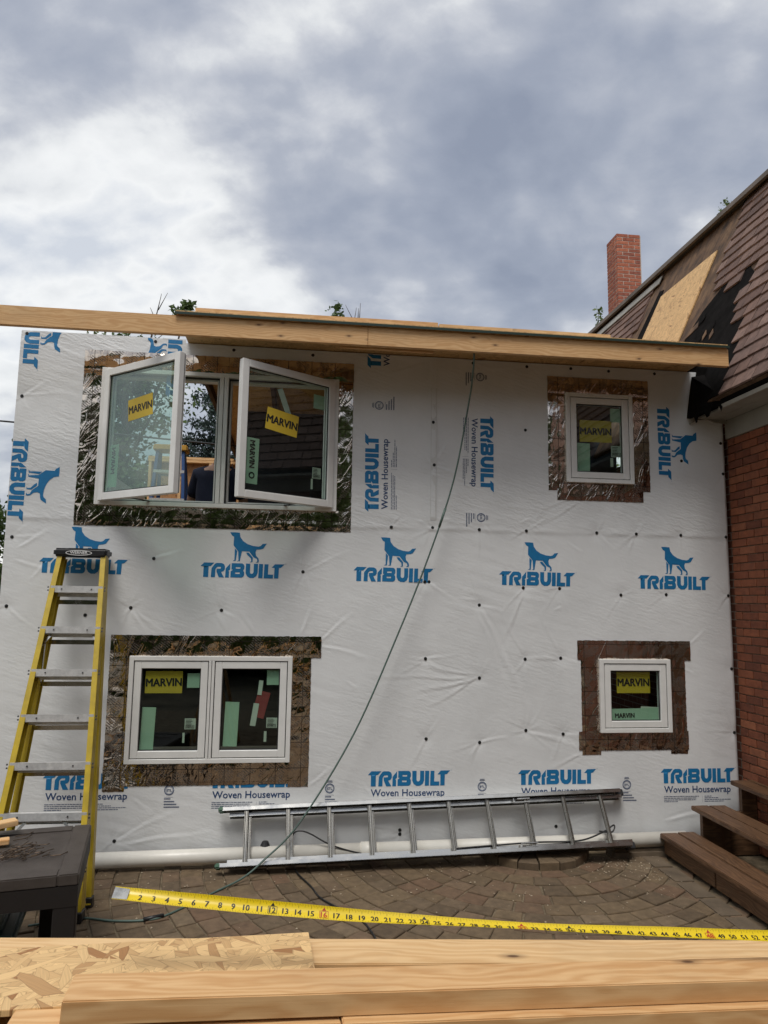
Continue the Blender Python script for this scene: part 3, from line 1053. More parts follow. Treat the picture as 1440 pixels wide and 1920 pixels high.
def slab(mb, x0, x1, y0, y1, z, th):
    """sheet lying on the roof slope; z = underside height at the fascia"""
    za, zb = z + SLP * (y0 - FY), z + SLP * (y1 - FY)
    mb.add([(x0, y0, za), (x1, y0, za), (x1, y1, zb), (x0, y1, zb), (x0, y0, za + th), (x1, y0, za + th), (x1, y1, zb + th), (x0, y1, zb + th)],
           [(0, 3, 2, 1), (4, 5, 6, 7), (0, 1, 5, 4), (1, 2, 6, 5), (2, 3, 7, 6), (3, 0, 4, 7)])
    return mb


for k in range(8):
    x = -0.865 + k * 0.60
    if x < 3.35:
        plank('rafter', (x, 0.20, 3.9415), (x, DEP - 0.05, 3.9415), 0.038, 0.089, MT['darkwood'], HA, bevel=0.002)
slab(MB(), -0.915, 3.37, FY - 0.030, DEP + 0.35, 3.9870, 0.012).build('roof_deck', MT['osb_roof'], HA)
plank('sub_fascia', (0.28, FY + 0.045, 3.849), (1.00, FY + 0.045, 3.847), 0.035, 0.030, MT['pine'], HA, upv=(0, -1, 0))
mb = MB()
slab(mb, -0.925, 3.385, FY - 0.038, FY + 0.09, 4.0000, 0.005)
mb.box(-0.925, 3.385, FY - 0.0445, FY - 0.0395, 3.984, 4.0035)
mb.build('drip_edge', MT['dripedge'], HA)
slab(MB(), -0.92, 3.38, FY - 0.026, DEP + 0.34, 4.0060, 0.012).build('roof_panel', MT['osb_roof'], HA)

# ------------------------------------------------------------------ printing on the wrap
_tcache = {}


def text_mesh(s, bold=0.0):
    """outline of a word as 2D triangles; returns verts, faces, width, cap height"""
    key = (s, bold)
    if key in _tcache:
        return _tcache[key]
    cu = bpy.data.curves.new('t', 'FONT')
    cu.body = s
    cu.size = 1.0
    cu.resolution_u = 2
    cu.offset = bold
    ob = bpy.data.objects.new('t', cu)
    COL.objects.link(ob)
    bpy.context.view_layer.update()
    dg = bpy.context.evaluated_depsgraph_get()
    me = bpy.data.meshes.new_from_object(ob.evaluated_get(dg))
    vs = [(v.co.x, v.co.y) for v in me.vertices]
    fs = [tuple(p.vertices) for p in me.polygons]
    bpy.data.objects.remove(ob)
    bpy.data.meshes.remove(me)
    x0 = min(v[0] for v in vs)
    x1 = max(v[0] for v in vs)
    vs = [(v[0] - x0, v[1]) for v in vs]
    _tcache[key] = (vs, fs, x1 - x0)
    return _tcache[key]


def poly_mesh(loops_list):
    vs, fs = [], []
    for loops in loops_list:
        flat = [p for lp in loops for p in lp]
        tri = tessellate_polygon([[Vector((p[0], p[1], 0)) for p in lp] for lp in loops])
        b = len(vs)
        vs += flat
        fs += [tuple(b + i for i in t) for t in tri]
    return vs, fs


def px(pts, ox, oy, s):
    return [((x - ox) / s, (oy - y) / s) for x, y in pts]


LS = (80, 330, 1215.0)      # logo unit: 1 = full width
_l = lambda pts: px(pts, *LS)
LOGO = [
    [_l([(80, 165), (130, 108), (275, 108), (228, 160), (197, 165), (197, 330), (125, 330), (125, 165)])],
    [_l([(235, 330), (240, 192), (285, 125), (310, 110), (385, 110), (418, 128), (431, 160), (430, 205), (412, 235), (378, 247), (425, 330), (350, 330), (312, 240), (312, 200), (368, 196), (374, 188), (374, 174), (366, 168), (330, 168), (310, 182), (297, 205), (295, 330)])],
    [_l([(440, 330), (442, 190), (507, 110), (507, 203), (478, 232), (494, 232), (494, 330)])],
    [_l([(525, 106), (678, 106), (700, 120), (712, 145), (712, 185), (697, 215), (712, 243), (712, 290), (700, 312), (676, 325), (516, 325), (516, 232), (550, 205), (525, 205)]), _l([(588, 165), (655, 165), (655, 188), (588, 188)]), _l([(582, 246), (648, 246), (648, 270), (582, 270)])],
    [_l([(732, 106), (795, 106), (795, 235), (802, 255), (820, 264), (838, 255), (847, 235), (848, 106), (908, 106), (908, 245), (890, 295), (850, 325), (795, 325), (755, 300), (732, 250)])],
    [_l([(922, 106), (982, 106), (980, 325), (918, 325)])],
    [_l([(1002, 106), (1060, 106), (1058, 265), (1134, 265), (1132, 325), (996, 325)])],
    [_l([(1155, 103), (1295, 101), (1245, 155), (1215, 160), (1212, 323), (1148, 323), (1150, 160), (1107, 158)])],
]
DS = (105, 715, 1090.0)
_d = lambda pts: px(pts, *DS)
DOG = [
    [_d([(465, 88), (530, 86), (590, 90), (600, 150), (640, 205), (700, 245), (770, 268), (840, 275), (870, 265), (895, 235), (950, 228), (905, 300), (870, 312), (820, 318), (808, 350), (815, 400), (850, 440), (856, 470), (850, 496), (815, 496), (836, 480), (828, 445), (785, 425), (760, 395), (725, 348), (630, 345), (607, 484), (568, 486), (590, 474), (580, 350), (515, 265), (518, 150), (490, 132)])],
    [_d([(535, 308), (568, 345), (554, 483), (513, 485), (537, 470)])],
    [_d([(685, 365), (720, 362), (775, 430), (772, 492), (736, 496), (756, 480), (750, 440), (702, 395)])],
]


def on_wrap(name, vs, fs, place, mat, lift=0.0016, step=0.0125, sub=True):
    """lay flat print on the creased sheet: cut fine, then follow its relief"""
    bm = bmesh.new()
    bv = [bm.verts.new((*place(*p), 0.0)) for p in vs]
    for f in fs:
        try:
            bm.faces.new([bv[i] for i in f])
        except ValueError:
            pass
    for co, no in (((0, WZ1 - 0.004, 0), (0, 1, 0)), ((WX0 + 0.004, 0, 0), (-1, 0, 0)), ((WX1 - 0.012, 0, 0), (1, 0, 0))):
        bmesh.ops.bisect_plane(bm, geom=list(bm.verts) + list(bm.edges) + list(bm.faces), plane_co=co, plane_no=no, clear_outer=True)
    if bm.verts and min(v.co.x for v in bm.verts) > -0.9:
        bmesh.ops.bisect_plane(bm, geom=list(bm.verts) + list(bm.edges) + list(bm.faces), plane_co=(0, 3.974, 0), plane_no=(0, 1, 0), clear_outer=True)
    if not bm.verts:
        bm.free()
        return None
    if sub:
        for ax in (0, 1):
            lo = min(v.co[ax] for v in bm.verts)
            hi = max(v.co[ax] for v in bm.verts)
            t = lo + step
            while t < hi:
                co = [0, 0, 0]
                no = [0, 0, 0]
                co[ax] = t
                no[ax] = 1
                bmesh.ops.bisect_plane(bm, geom=list(bm.verts) + list(bm.edges) + list(bm.faces), plane_co=co, plane_no=no)
                t += step
    for v in bm.verts:
        x, z = v.co.x, v.co.y
        v.co = (x - 0.75, -hsamp(x, z) - lift, z)
    for f in bm.faces:
        f.smooth = True
    bmesh.ops.recalc_face_normals(bm, faces=bm.faces)
    me = bpy.data.meshes.new(name)
    bm.to_mesh(me)
    bm.free()
    me.materials.append(mat)
    return link(name, me, WRAP)


def frame2(ox, oz, ang, sx, sz):
    ca, sa = math.cos(ang), math.sin(ang)
    return lambda u, v: (ox + u * sx * ca - v * sz * sa, oz + u * sx * sa + v * sz * ca)


logo_v, logo_f = poly_mesh(LOGO)
dog_v, dog_f = poly_mesh(DOG)


def small_lines(place, rows, mat=None):
    """unreadable small print: rows of little word blocks"""
    vs, fs = [], []
    for (u0, u1, v, h) in rows:
        u = u0
        while u < u1:
            l = min(rr.uniform(0.012, 0.05), u1 - u)
            b = len(vs)
            vs += [(u, v), (u + l, v), (u + l, v + h), (u, v + h)]
            fs.append((b, b + 1, b + 2, b + 3))
            u += l + 0.006
    o = on_wrap('small_print', vs, fs, place, mat or MT['print_small'], lift=0.0013, step=0.03)
    if o:
        o['kind'] = 'stuff'
    return o


W_LOGO = 0.648


def put_logo(ox, oz, ang, dog=False, woven=False, mat='print_blue', fine=True):
    pl = frame2(ox, oz, ang, W_LOGO, W_LOGO * 0.955)
    on_wrap('printed_wordmark', logo_v, logo_f, pl, MT[mat])
    tv, tf, tw = text_mesh('TM', 0.0)
    on_wrap('trademark_print', [(1.005 + x / tw * 0.014, 0.186 + y / tw * 0.014) for x, y in tv], tf, pl, MT[mat], sub=False)
    if dog:
        on_wrap('printed_dog', dog_v, dog_f, pl, MT['print_blue'])
    if woven:
        tv, tf, tw = text_mesh('Woven Housewrap', 0.014)
        k = 0.895 / tw
        o = on_wrap('printed_words', [(0.038 + x * k, -0.118 + y * k * 1.06) for x, y in tv], tf, pl, MT['print_navy'], step=0.03)
        if o and not fine:
            o['kind'] = 'stuff'
        if fine:
            rows = []
            for j in range(4):
                v = -0.172 - j * 0.0215
                rows.append((0.035, (0.50, 0.47, 0.46, 0.22)[j], v, 0.009))
                rows.append((0.575, (0.67, 0.76, 0.93, 0.84)[j], v, 0.009))
            rows.append((0.545, 0.547, -0.245, 0.085))
            small_lines(pl, rows)


def put_etl(ox, oz, ang, s=0.036):
    pl = frame2(ox, oz, ang, s, s)
    n = 28
    o_ = [(math.cos(2 * math.pi * k / n), math.sin(2 * math.pi * k / n)) for k in range(n)]
    vs, fs = poly_mesh([[o_, [(x * 0.86, y * 0.86) for x, y in o_][::-1]], [[(x * 0.76, y * 0.76) for x, y in o_], [(x * 0.70, y * 0.70) for x, y in o_][::-1]]])
    on_wrap('certification_ring', vs, fs, pl, MT['print_navy'], sub=False, lift=0.002)
    tv, tf, tw = text_mesh('ETL', 0.02)
    k = 1.05 / tw
    on_wrap('certification_letters', [(-0.52 + x * k, -0.27 + y * k) for x, y in tv], tf, pl, MT['print_navy'], sub=False, lift=0.002)
    rows = [(-0.6, 0.6, 1.2, 0.16), (-0.5, 0.5, 1.45, 0.16), (-0.95, 0.9, -1.42, 0.06)]
    for j, e in enumerate((0.35, 1.15, 1.6, 2.2)):
        rows.append((-0.95, e, -1.85 - 0.55 * j, 0.26))
    small_lines(pl, rows)


TILT = -0.011
for k in range(5):
    put_logo(-1.93 + 1.195 * k, 2.115 - 0.0095 * k, TILT, dog=True)
for k in range(5):
    put_logo(-1.79 + 1.197 * k, 0.530 - 0.006 * k, TILT * 0.5, woven=True)
for k in range(4):
    put_etl(-0.885 + 1.197 * k, 0.515 - 0.005 * k, TILT * 0.5)
UPW, DNW = R(90), R(-90)
put_logo(0.655, 2.655, R(90.5), woven=True)
put_logo(0.655, 3.855, R(90.5), woven=True, fine=False)
put_etl(0.645, 3.54, UPW)
put_logo(1.500, 3.495, R(-90.3), woven=True)
put_etl(1.505, 2.635, DNW)
put_etl(1.50, 3.83, DNW)
put_logo(3.070, 3.655, R(-90.6), dog=True)
put_logo(-2.185, 3.145, R(-90.2), dog=True)
put_logo(-2.165, 4.345, R(-90.2), dog=True)
put_logo(-0.955, 3.52, UPW, dog=True)

# cap nails
bm = bmesh.new()
bmesh.ops.create_cone(bm, cap_ends=True, segments=14, radius1=0.0135, radius2=0.0115, depth=0.004, matrix=Matrix.Rotation(R(90), 4, 'X'))
bmesh.ops.create_cone(bm, cap_ends=True, segments=8, radius1=0.005, radius2=0.004, depth=0.003, matrix=Matrix.Translation((0, -0.0032, 0)) @ Matrix.Rotation(R(90), 4, 'X'))
capm = bpy.data.meshes.new('cap_nail')
bm.to_mesh(capm)
bm.free()
capm.materials.append(MT['nailcap'])
for (x, z) in CAPS:
    link('cap_nail', capm, WRAP, (x, -hsamp(x, z) - 0.0028, z), (rr.uniform(-.06, .06), 0, rr.uniform(-.06, .06)))

# ------------------------------------------------------------------ windows
def frame_box(mb, x0, x1, z0, z1, wd, y0, y1):
    mb.box(x0, x0 + wd, y0, y1, z0, z1)
    mb.box(x1 - wd, x1, y0, y1, z0, z1)
    mb.box(x0 + wd, x1 - wd, y0, y1, z0, z0 + wd)
    mb.box(x0 + wd, x1 - wd, y0, y1, z1 - wd, z1)


def lettering(parent, s, T, cx_, cz_, wd, ang=0.0, mirror=False, y=0.0, mat='st_ink', bold=0.0, kh=1.12):
    tv, tf, tw = text_mesh(s, bold)
    k = wd / tw
    ca, sa = math.cos(ang), math.sin(ang)
    vs = []
    for (x, v) in tv:
        a, b = (x - tw / 2) * k, (v - 0.36) * k * kh
        if mirror:
            a = -a
        vs.append((cx_ + a * ca - b * sa, y, cz_ + a * sa + b * ca))
    mb = MB(T)
    for i, dxy in enumerate(((-1, 0), (-0.5, 0.5), (0, 0), (0.5, -0.5), (1, 0), (0, 0.8))):
        e = wd * 0.0115
        mb.add([(p[0] + dxy[0] * e * ca, p[1] - 0.0002 * i, p[2] + dxy[0] * e * sa + dxy[1] * e) for p in vs], tf)
    return mb.build('lettering', MT[mat], parent)


def sticker(parent, T, cx_, cz_, wd, ht, mat, ang=0.0, y=0.012):
    ca, sa = math.cos(ang), math.sin(ang)
    vs = []
    for yy in (y, y + 0.0012):
        for a, b in ((-1, -1), (1, -1), (1, 1), (-1, 1)):
            u, v = a * wd / 2, b * ht / 2
            vs.append((cx_ + u * ca - v * sa, yy, cz_ + u * sa + v * ca))
    mb = MB(T)
    mb.add(vs, [(0, 1, 2, 3), (7, 6, 5, 4), (0, 4, 5, 1), (1, 5, 6, 2), (2, 6, 7, 3), (3, 7, 4, 0)])
    return mb.build('sticker', MT[mat], parent)


def barcode(parent, T, cx_, cz_, wd, ht, y=0.0108):
    mb = MB(T)
    for j in range(6):
        z = cz_ + ht * (0.34 - 0.13 * j)
        mb.add([(cx_ - wd * 0.4, y, z), (cx_ + wd * rr.uniform(0.0, 0.4), y, z), (cx_ + wd * 0.1, y, z + ht * 0.05), (cx_ - wd * 0.4, y, z + ht * 0.05)], [(0, 1, 2, 3)])
    for j in range(7):
        x = cx_ - wd * 0.4 + wd * 0.12 * j
        mb.add([(x, y, cz_ - ht * 0.45), (x + wd * 0.05, y, cz_ - ht * 0.45), (x + wd * 0.05, y, cz_ - ht * 0.1), (x, y, cz_ - ht * 0.1)], [(0, 1, 2, 3)])
    return mb.build('label_print', MT['st_ink'], parent)


def flash_strip(parent, x0, x1, z0, z1, lift=0.003, jag=0.004):
    """foil tape laid over the wrap, crumpled a little"""
    nxs = max(2, int((x1 - x0) / 0.015))
    nzs = max(2, int((z1 - z0) / 0.015))
    vs, fs = [], []
    sd_ = rr.random() * 50
    for i in range(nxs + 1):
        for k in range(nzs + 1):
            x = x0 + (x1 - x0) * i / nxs
            z = z0 + (z1 - z0) * k / nzs
            e = 1.0
            if i in (0, nxs):
                x += (rr.random() - 0.5) * jag
            if k in (0, nzs):
                z += (rr.random() - 0.5) * jag
            cr_ = 0.0035 * (vnoise(np.array(x * 26 + sd_), np.array(z * 9 + sd_), 9) - 0.2) + 0.003 * vnoise(np.array((x + z) * 18 + sd_), np.array((x - z) * 40), 10)
            edge = min(i, nxs - i, k, nzs - k)
            hh_ = hsamp(min(max(x, WX0), WX1), min(max(z, WZ0), WZ1))
            vs.append((x, -max(hh_, -0.004) - lift - float(cr_) * min(1, edge / 2), z))
    for i in range(nxs):
        for k in range(nzs):
            a = i * (nzs + 1) + k
            fs.append((a, a + nzs + 1, a + nzs + 2, a + 1))
    mb = MB()
    mb.add(vs, fs)
    return mb.build('flashing_tape', MT['flash'], parent, smooth=True)


FR0, FR1 = -0.032, 0.11


def win_frame(key, label, cells, wd=0.034):
    x0, x1, z0, z1 = WINS[key]
    mb = MB()
    frame_box(mb, x0, x1, z0, z1, wd, FR0, FR1)
    for (a, b) in zip(cells[:-1], cells[1:]):
        m = (a[1] + b[0]) / 2
        mb.box(a[1], m - 0.002, FR0, FR1, z0 + wd, z1 - wd)
        mb.box(m + 0.002, b[0], FR0, FR1, z0 + wd, z1 - wd)
    o = mb.build('window', MT['trimwhite'], HA, bevel=0.0025)
    return tag(o, label)


def closed_sash(parent, x0, x1, z0, z1, sw=0.052):
    g = 0.006
    mb = MB()
    frame_box(mb, x0 - 0.004, x1 + 0.004, z0 - 0.004, z1 + 0.004, 0.03, -0.012, 0.05)
    mb.build('gasket', MT['gasket'], parent)
    mb = MB()
    frame_box(mb, x0 + g, x1 - g, z0 + g, z1 - g, sw, -0.026, 0.04)
    mb.build('sash', MT['trimwhite'], parent, bevel=0.003)
    mb = MB()
    a, b, c, d = x0 + g + sw - 0.004, x1 - g - sw + 0.004, z0 + g + sw - 0.004, z1 - g - sw + 0.004
    mb.box(a, b, -0.004, 0.002, c, d)
    mb.build('pane', MT['glass'], parent)
    mb = MB()
    frame_box(mb, a + 0.0045, b - 0.0045, c + 0.0045, d - 0.0045, 0.008, -0.008, -0.0045)
    mb.build('bead', MT['gasket'], parent)


ID = lambda x, y, z: (x, y, z)
# lower left double window
x0, x1, z0, z1 = WINS['LL']
wLL = win_frame('LL', 'white double casement window low on the left', [(x0 + .034, -0.632), (-0.588, x1 - .034)])
closed_sash(wLL, x0 + .034, -0.632, z0 + .034, z1 - .034)
closed_sash(wLL, -0.588, x1 - .034, z0 + .034, z1 - .034)
sticker(wLL, ID, -0.966, 1.303, 0.275, 0.165, 'st_yellow')
lettering(wLL, 'MARVIN', ID, -0.966, 1.303, 0.262, 0.02, y=0.0105)
sticker(wLL, ID, -0.746, 1.315, 0.095, 0.108, 'st_green')
sticker(wLL, ID, -1.068, 0.952, 0.100, 0.330, 'st_green', R(-1.5))
sticker(wLL, ID, -0.757, 0.993, 0.082, 0.080, 'st_white')
barcode(wLL, ID, -0.757, 0.993, 0.082, 0.080)
sticker(wLL, ID, -0.802, 0.891, 0.016, 0.074, 'st_white')
sticker(wLL, ID, -0.143, 1.339, 0.100, 0.112, 'st_green')
sticker(wLL, ID, -0.452, 0.990, 0.105, 0.330, 'st_green', R(-1.5))
sticker(wLL, ID, -0.145, 0.998, 0.082, 0.076, 'st_white')
barcode(wLL, ID, -0.145, 0.998, 0.082, 0.076)
sticker(wLL, ID, -0.192, 0.896, 0.020, 0.078, 'st_white')
sticker(wLL, ID, -0.240, 1.262, 0.032, 0.11, 'st_white', R(-6))
sticker(wLL, ID, -0.232, 1.135, 0.095, 0.20, 'st_red', R(-14), y=0.016)
sticker(wLL, ID, -0.278, 1.060, 0.042, 0.17, 'st_white', R(-8))
# lower right window
x0, x1, z0, z1 = WINS['LR']
wLR = win_frame('LR', 'small square white window low on the right', [(x0 + .034, x1 - .034)])
closed_sash(wLR, x0 + .034, x1 - .034, z0 + .034, z1 - .034)
sticker(wLR, ID, 2.792, 1.306, 0.288, 0.172, 'st_yellow')
lettering(wLR, 'MARVIN', ID, 2.792, 1.308, 0.272, 0.0, y=0.0105)
sticker(wLR, ID, 2.800, 1.045, 0.40, 0.105, 'st_green', R(1))
sticker(wLR, ID, 2.93, 1.060, 0.16, 0.10, 'st_white', R(-3), y=0.0145)
lettering(wLR, 'MARVIN', ID, 2.710, 1.042, 0.165, R(1), y=0.0105)
# upper right window
x0, x1, z0, z1 = WINS['UR']
wUR = win_frame('UR', 'tall single white window high on the right', [(x0 + .034, x1 - .034)])
closed_sash(wUR, x0 + .034, x1 - .034, z0 + .034, z1 - .034)
sticker(wUR, ID, 2.516, 3.410, 0.287, 0.190, 'st_yellow')
lettering(wUR, 'MARVIN', ID, 2.516, 3.410, 0.275, 0.0, y=0.0105)
sticker(wUR, ID, 2.405, 3.165, 0.112, 0.275, 'st_green', R(-1), y=0.0145)
sticker(wUR, ID, 2.700, 3.557, 0.10, 0.120, 'st_green')
sticker(wUR, ID, 2.700, 3.240, 0.098, 0.098, 'st_white')
barcode(wUR, ID, 2.700, 3.240, 0.098, 0.098)
sticker(wUR, ID, 2.655, 3.144, 0.024, 0.076, 'st_white')
# upper left double casement, both sashes swung outwards
x0, x1, z0, z1 = WINS['UL']
wUL = win_frame('UL', 'white double casement window with both sashes swung open', [(x0 + .034, -0.645), (-0.575, x1 - .034)])
mb = MB()
for (a, b) in ((x0 + .034, -0.645), (-0.575, x1 - .034)):
    frame_box(mb, a + .001, b - .001, z0 + .035, z1 - .035, 0.022, 0.03, 0.10)
mb.build('inner_stop', MT['trimwhite'], wUL, bevel=0.002)
mb = MB()
for (a, b) in ((x0 + .034, -0.645), (-0.575, x1 - .034)):
    frame_box(mb, a + .002, b - .002, z0 + .036, z1 - .036, 0.007, 0.001, 0.028)
mb.build('gasket', MT['gasket'], wUL)


def open_sash(parent, hx, t, sgn):
    ca, sa = math.cos(t), math.sin(t)
    if sgn > 0:
        T = lambda x, y, z: (hx + x * ca + y * sa, -0.036 - x * sa + y * ca, z)
    else:
        T = lambda x, y, z: (hx - (0.85 - x) * ca - y * sa, -0.036 - (0.85 - x) * sa + y * ca, z)
    z0_, z1_ = 2.672, 3.708
    mb = MB(T)
    frame_box(mb, 0, 0.85, z0_, z1_, 0.056, -0.022, 0.026)
    mb.build('sash', MT['trimwhite'], parent, bevel=0.003)
    mb = MB(T)
    frame_box(mb, 0.006, 0.844, z0_ + 0.006, z1_ - 0.006, 0.042, 0.0265, 0.034)
    mb.build('gasket', MT['gasket'], parent)
    mb = MB(T)
    frame_box(mb, 0.010, 0.840, z0_ + 0.010, z1_ - 0.010, 0.052, 0.0345, 0.046)
    mb.build('sash_liner', MT['trimwhite'], parent)
    mb = MB(T)
    mb.box(0.052, 0.798, -0.004, 0.002, z0_ + 0.052, z1_ - 0.052)
    mb.build('pane', MT['glass_sheen' if sgn > 0 else 'glass'], parent)
    mb = MB(T)
    frame_box(mb, 0.0565, 0.7935, z0_ + 0.0565, z1_ - 0.0565, 0.008, -0.009, -0.0045)
    mb.build('bead', MT['gasket'], parent)
    # hinge arm on the sill
    a, b = Vector(T(0.30 if sgn > 0 else 0.55, 0.03, 2.682)), Vector((hx + sgn * 0.40, 0.02, 2.682))
    MB().beam(a, b, 0.018, 0.006).build('hinge_arm', MT['gasket'], parent)
    return T


TL = open_sash(wUL, -1.512, R(39.6), 1)
TR = open_sash(wUL, 0.268, R(33.6), -1)
sticker(wUL, TL, 0.425, 3.352, 0.275, 0.165, 'st_yellow', R(5), y=-0.0058)
lettering(wUL, 'MARVIN', TL, 0.425, 3.352, 0.258, R(5), y=-0.0061)
sticker(wUL, TL, 0.125, 2.935, 0.105, 0.33, 'st_green', R(-1))
lettering(wUL, 'MARVIN', TL, 0.125, 2.975, 0.20, R(-90), True, y=0.0105)
sticker(wUL, TR, 0.365, 3.285, 0.285, 0.17, 'st_yellow', R(-6), y=-0.0058)
lettering(wUL, 'MARVIN', TR, 0.365, 3.285, 0.27, R(-6), y=-0.0061)
sticker(wUL, TR, 0.415, 3.40, 0.05, 0.33, 'st_white', R(24), y=0.016)
sticker(wUL, TR, 0.125, 2.955, 0.105, 0.345, 'st_green', R(-1))
lettering(wUL, 'MARVIN', TR, 0.125, 3.005, 0.205, R(-90), y=0.0105)
n = 20
c_ = [(0.125 + 0.026 * math.cos(6.283 * k / n), 2.845 + 0.026 * math.sin(6.283 * k / n)) for k in range(n)]
vs, fs = poly_mesh([[c_, [(0.125 + (p[0] - .125) * .55, 2.845 + (p[1] - 2.845) * .55) for p in c_][::-1]]])
mb = MB(TR)
mb.add([(p[0], 0.0105, p[1]) for p in vs], fs)
mb.build('lettering', MT['st_ink'], wUL)
sticker(wUL, TR, 0.715, 3.515, 0.105, 0.115, 'st_green', R(0))
sticker(wUL, TR, 0.708, 2.935, 0.08, 0.088, 'st_white')
barcode(wUL, TR, 0.708, 2.935, 0.08, 0.088)
sticker(wUL, TR, 0.665, 2.845, 0.018, 0.082, 'st_white')

# foil flashing around each window
for a in ((-1.70, -1.548, 2.50, 3.735), (0.303, 0.43, 2.50, 3.735)):
    flash_strip(wUL, *a)
flash_strip(wUL, -1.70, 0.43, 3.728, 3.88, 0.0055)
flash_strip(wUL, -1.70, 0.43, 2.485, 2.652, 0.0045)
for a in ((2.085, 2.248, 2.885, 3.735), (2.828, 2.985, 2.895, 3.735)):
    flash_strip(wUR, *a)
flash_strip(wUR, 2.085, 2.99, 3.722, 3.87, 0.0055)
flash_strip(wUR, 2.16, 2.92, 2.805, 2.962, 0.0048)
flash_strip(wLL, -1.37, -1.212, 0.51, 1.52)
flash_strip(wLL, -0.008, 0.145, 0.525, 1.52)
flash_strip(wLL, -1.37, 0.22, 1.493, 1.655, 0.0055)
flash_strip(wLL, -1.235, 0.015, 0.548, 0.718, 0.0048)
flash_strip(wLR, 2.338, 2.497, 0.735, 1.51)
flash_strip(wLR, 3.093, 3.24, 0.738, 1.51)
flash_strip(wLR, 2.31, 3.292, 1.488, 1.645, 0.0055)
flash_strip(wLR, 2.31, 3.25, 0.77, 0.918, 0.0048)
# taped vertical lap in the upper sheet
mb = MB()
vs = []
for k in range(90):
    z = 2.60 + k * 0.0125
    for x in (1.079, 1.131):
        vs.append((x, -hsamp(x, z) - 0.0012, z))
mb.add(vs, [(2 * k, 2 * k + 1, 2 * k + 3, 2 * k + 2) for k in range(89)])
mb.build('seam_tape', simple('white_seam_tape', (0.66, 0.66, 0.645), 0.4), HA, smooth=True)

# ================================================================== BRICK HOUSE
BH = thing('brick_house', (5.0, 0.0, 0.0), 'older red brick house with torn brown shingle mansard roof beside the addition', 'building')
BX = 3.72
mb = MB()
mb.box(BX + 0.018, 11.0, -0.66, 10.0, 0.0, 3.55)
mb.box(BX + 0.25, 11.0, -1.62, -0.66, 0.0, 3.55)
mb.box(BX + 0.018, 11.0, -8.0, -1.62, 0.0, 3.55)
mb.build('house_body', MT['brickfar'], BH)
wallm = MB().box(BX + 0.006, BX + 0.017, -0.655, 0.0, 0.0, 3.545).build('brick_wall', MT['mortar'], BH)


def brick_mesh(name, l, d, h, mat, ch=0.0025, jit=0.0012):
    bm = bmesh.new()
    bmesh.ops.create_cube(bm, size=1.0)
    for v in bm.verts:
        v.co = Vector((v.co.x * l, v.co.y * d, v.co.z * h)) + Vector([RNG.uniform(-jit, jit) for _ in range(3)])
    bmesh.ops.bevel(bm, geom=list(bm.edges), offset=ch, segments=1, affect='EDGES')
    me = bpy.data.meshes.new(name)
    bm.to_mesh(me)
    bm.free()
    me.materials.append(mat)
    return me


full = [brick_mesh('brick', 0.194, 0.03, 0.0585, MT['brick']) for _ in range(3)]
halfb = [brick_mesh('brick', 0.0925, 0.03, 0.0585, MT['brick']) for _ in range(2)]
for r in range(51):
    z = 0.034 + r * 0.0677
    if z > 3.50:
        break
    # running bond along Y from the corner toward the doorway
    y = -0.008
    first = True
    off = r % 2
    while y > -0.64:
        if (first and off) or y - 0.19 < -0.66:
            me, l = halfb[r % 2], 0.0925
        else:
            me, l = full[(r * 3 + int(-y * 10)) % 3], 0.194
        if y - l < -0.665:
            break
        o = link('brick', me, wallm, (BX + 0.0145 - 0.011 + RNG.uniform(-0.0015, 0.0015), y - l / 2, z), (0, 0, math.pi / 2 + RNG.uniform(-0.006, 0.006)))
        y -= l + 0.0095
        first = False
# door in the recess at the top of the steps
mb = MB()
mb.box(BX + 0.10, BX + 0.16, -0.74, -0.665, 0.56, 2.75)
mb.box(BX + 0.10, BX + 0.16, -1.62, -1.545, 0.56, 2.75)
mb.box(BX + 0.10, BX + 0.16, -1.545, -0.74, 2.66, 2.75)
mb.build('door_frame', MT['cornice'], BH, bevel=0.004)
mb = MB().box(BX + 0.125, BX + 0.165, -1.543, -0.742, 0.58, 2.655)
dr = mb.build('door', MT['deckwood'], BH, bevel=0.003)
mb = MB()
for z0_, z1_ in ((0.70, 1.35), (1.50, 2.50)):
    for y0_, y1_ in ((-1.45, -1.17), (-1.11, -0.83)):
        mb.box(BX + 0.114, BX + 0.127, y0_, y1_, z0_, z1_)
mb.build('door_panel', MT['deckwood'], dr, bevel=0.006)
MB().tube([(BX + 0.126, -1.46, 1.5), (BX + 0.08, -1.46, 1.5), (BX + 0.07, -1.40, 1.5)], 0.011).build('handle', MT['alu'], dr, smooth=True)

# cornice: frieze board, soffit, fascia (cut short where the new wall meets it)
mb = MB().box(BX - 0.028, BX + 0.004, -8.0, -0.004, 3.385, 3.546)
mb.build('frieze_board', MT['cornice'], BH, bevel=0.003)
mb = MB()
mb.box(3.43, 3.565, -8.0, -0.05, 3.548, 3.566)
mb.box(3.570, BX + 0.1, -8.0, -0.05, 3.548, 3.566)
mb.build('soffit', MT['cornice'], BH, bevel=0.002)
mb = MB().box(3.405, 3.4285, -8.0, -0.37, 3.540, 3.575)
mb.build('cornice_fascia', MT['cornice'], BH, bevel=0.002)
# broken end of the cornice
mb = MB()
prof = [(3.36, 3.50), (3.41, 3.535), (3.45, 3.555), (3.53, 3.552), (3.58, 3.53), (3.69, 3.52), (3.69, 3.57), (3.36, 3.57)]
vs = [(x, -0.03, z) for x, z in prof] + [(x, -0.012, z) for x, z in prof]
mb.add(vs, [tuple(range(8)), tuple(range(15, 7, -1))] + [(i, (i + 1) % 8, 8 + (i + 1) % 8, 8 + i) for i in range(8)])
mb.build('cornice_return', MT['cornice'], BH)

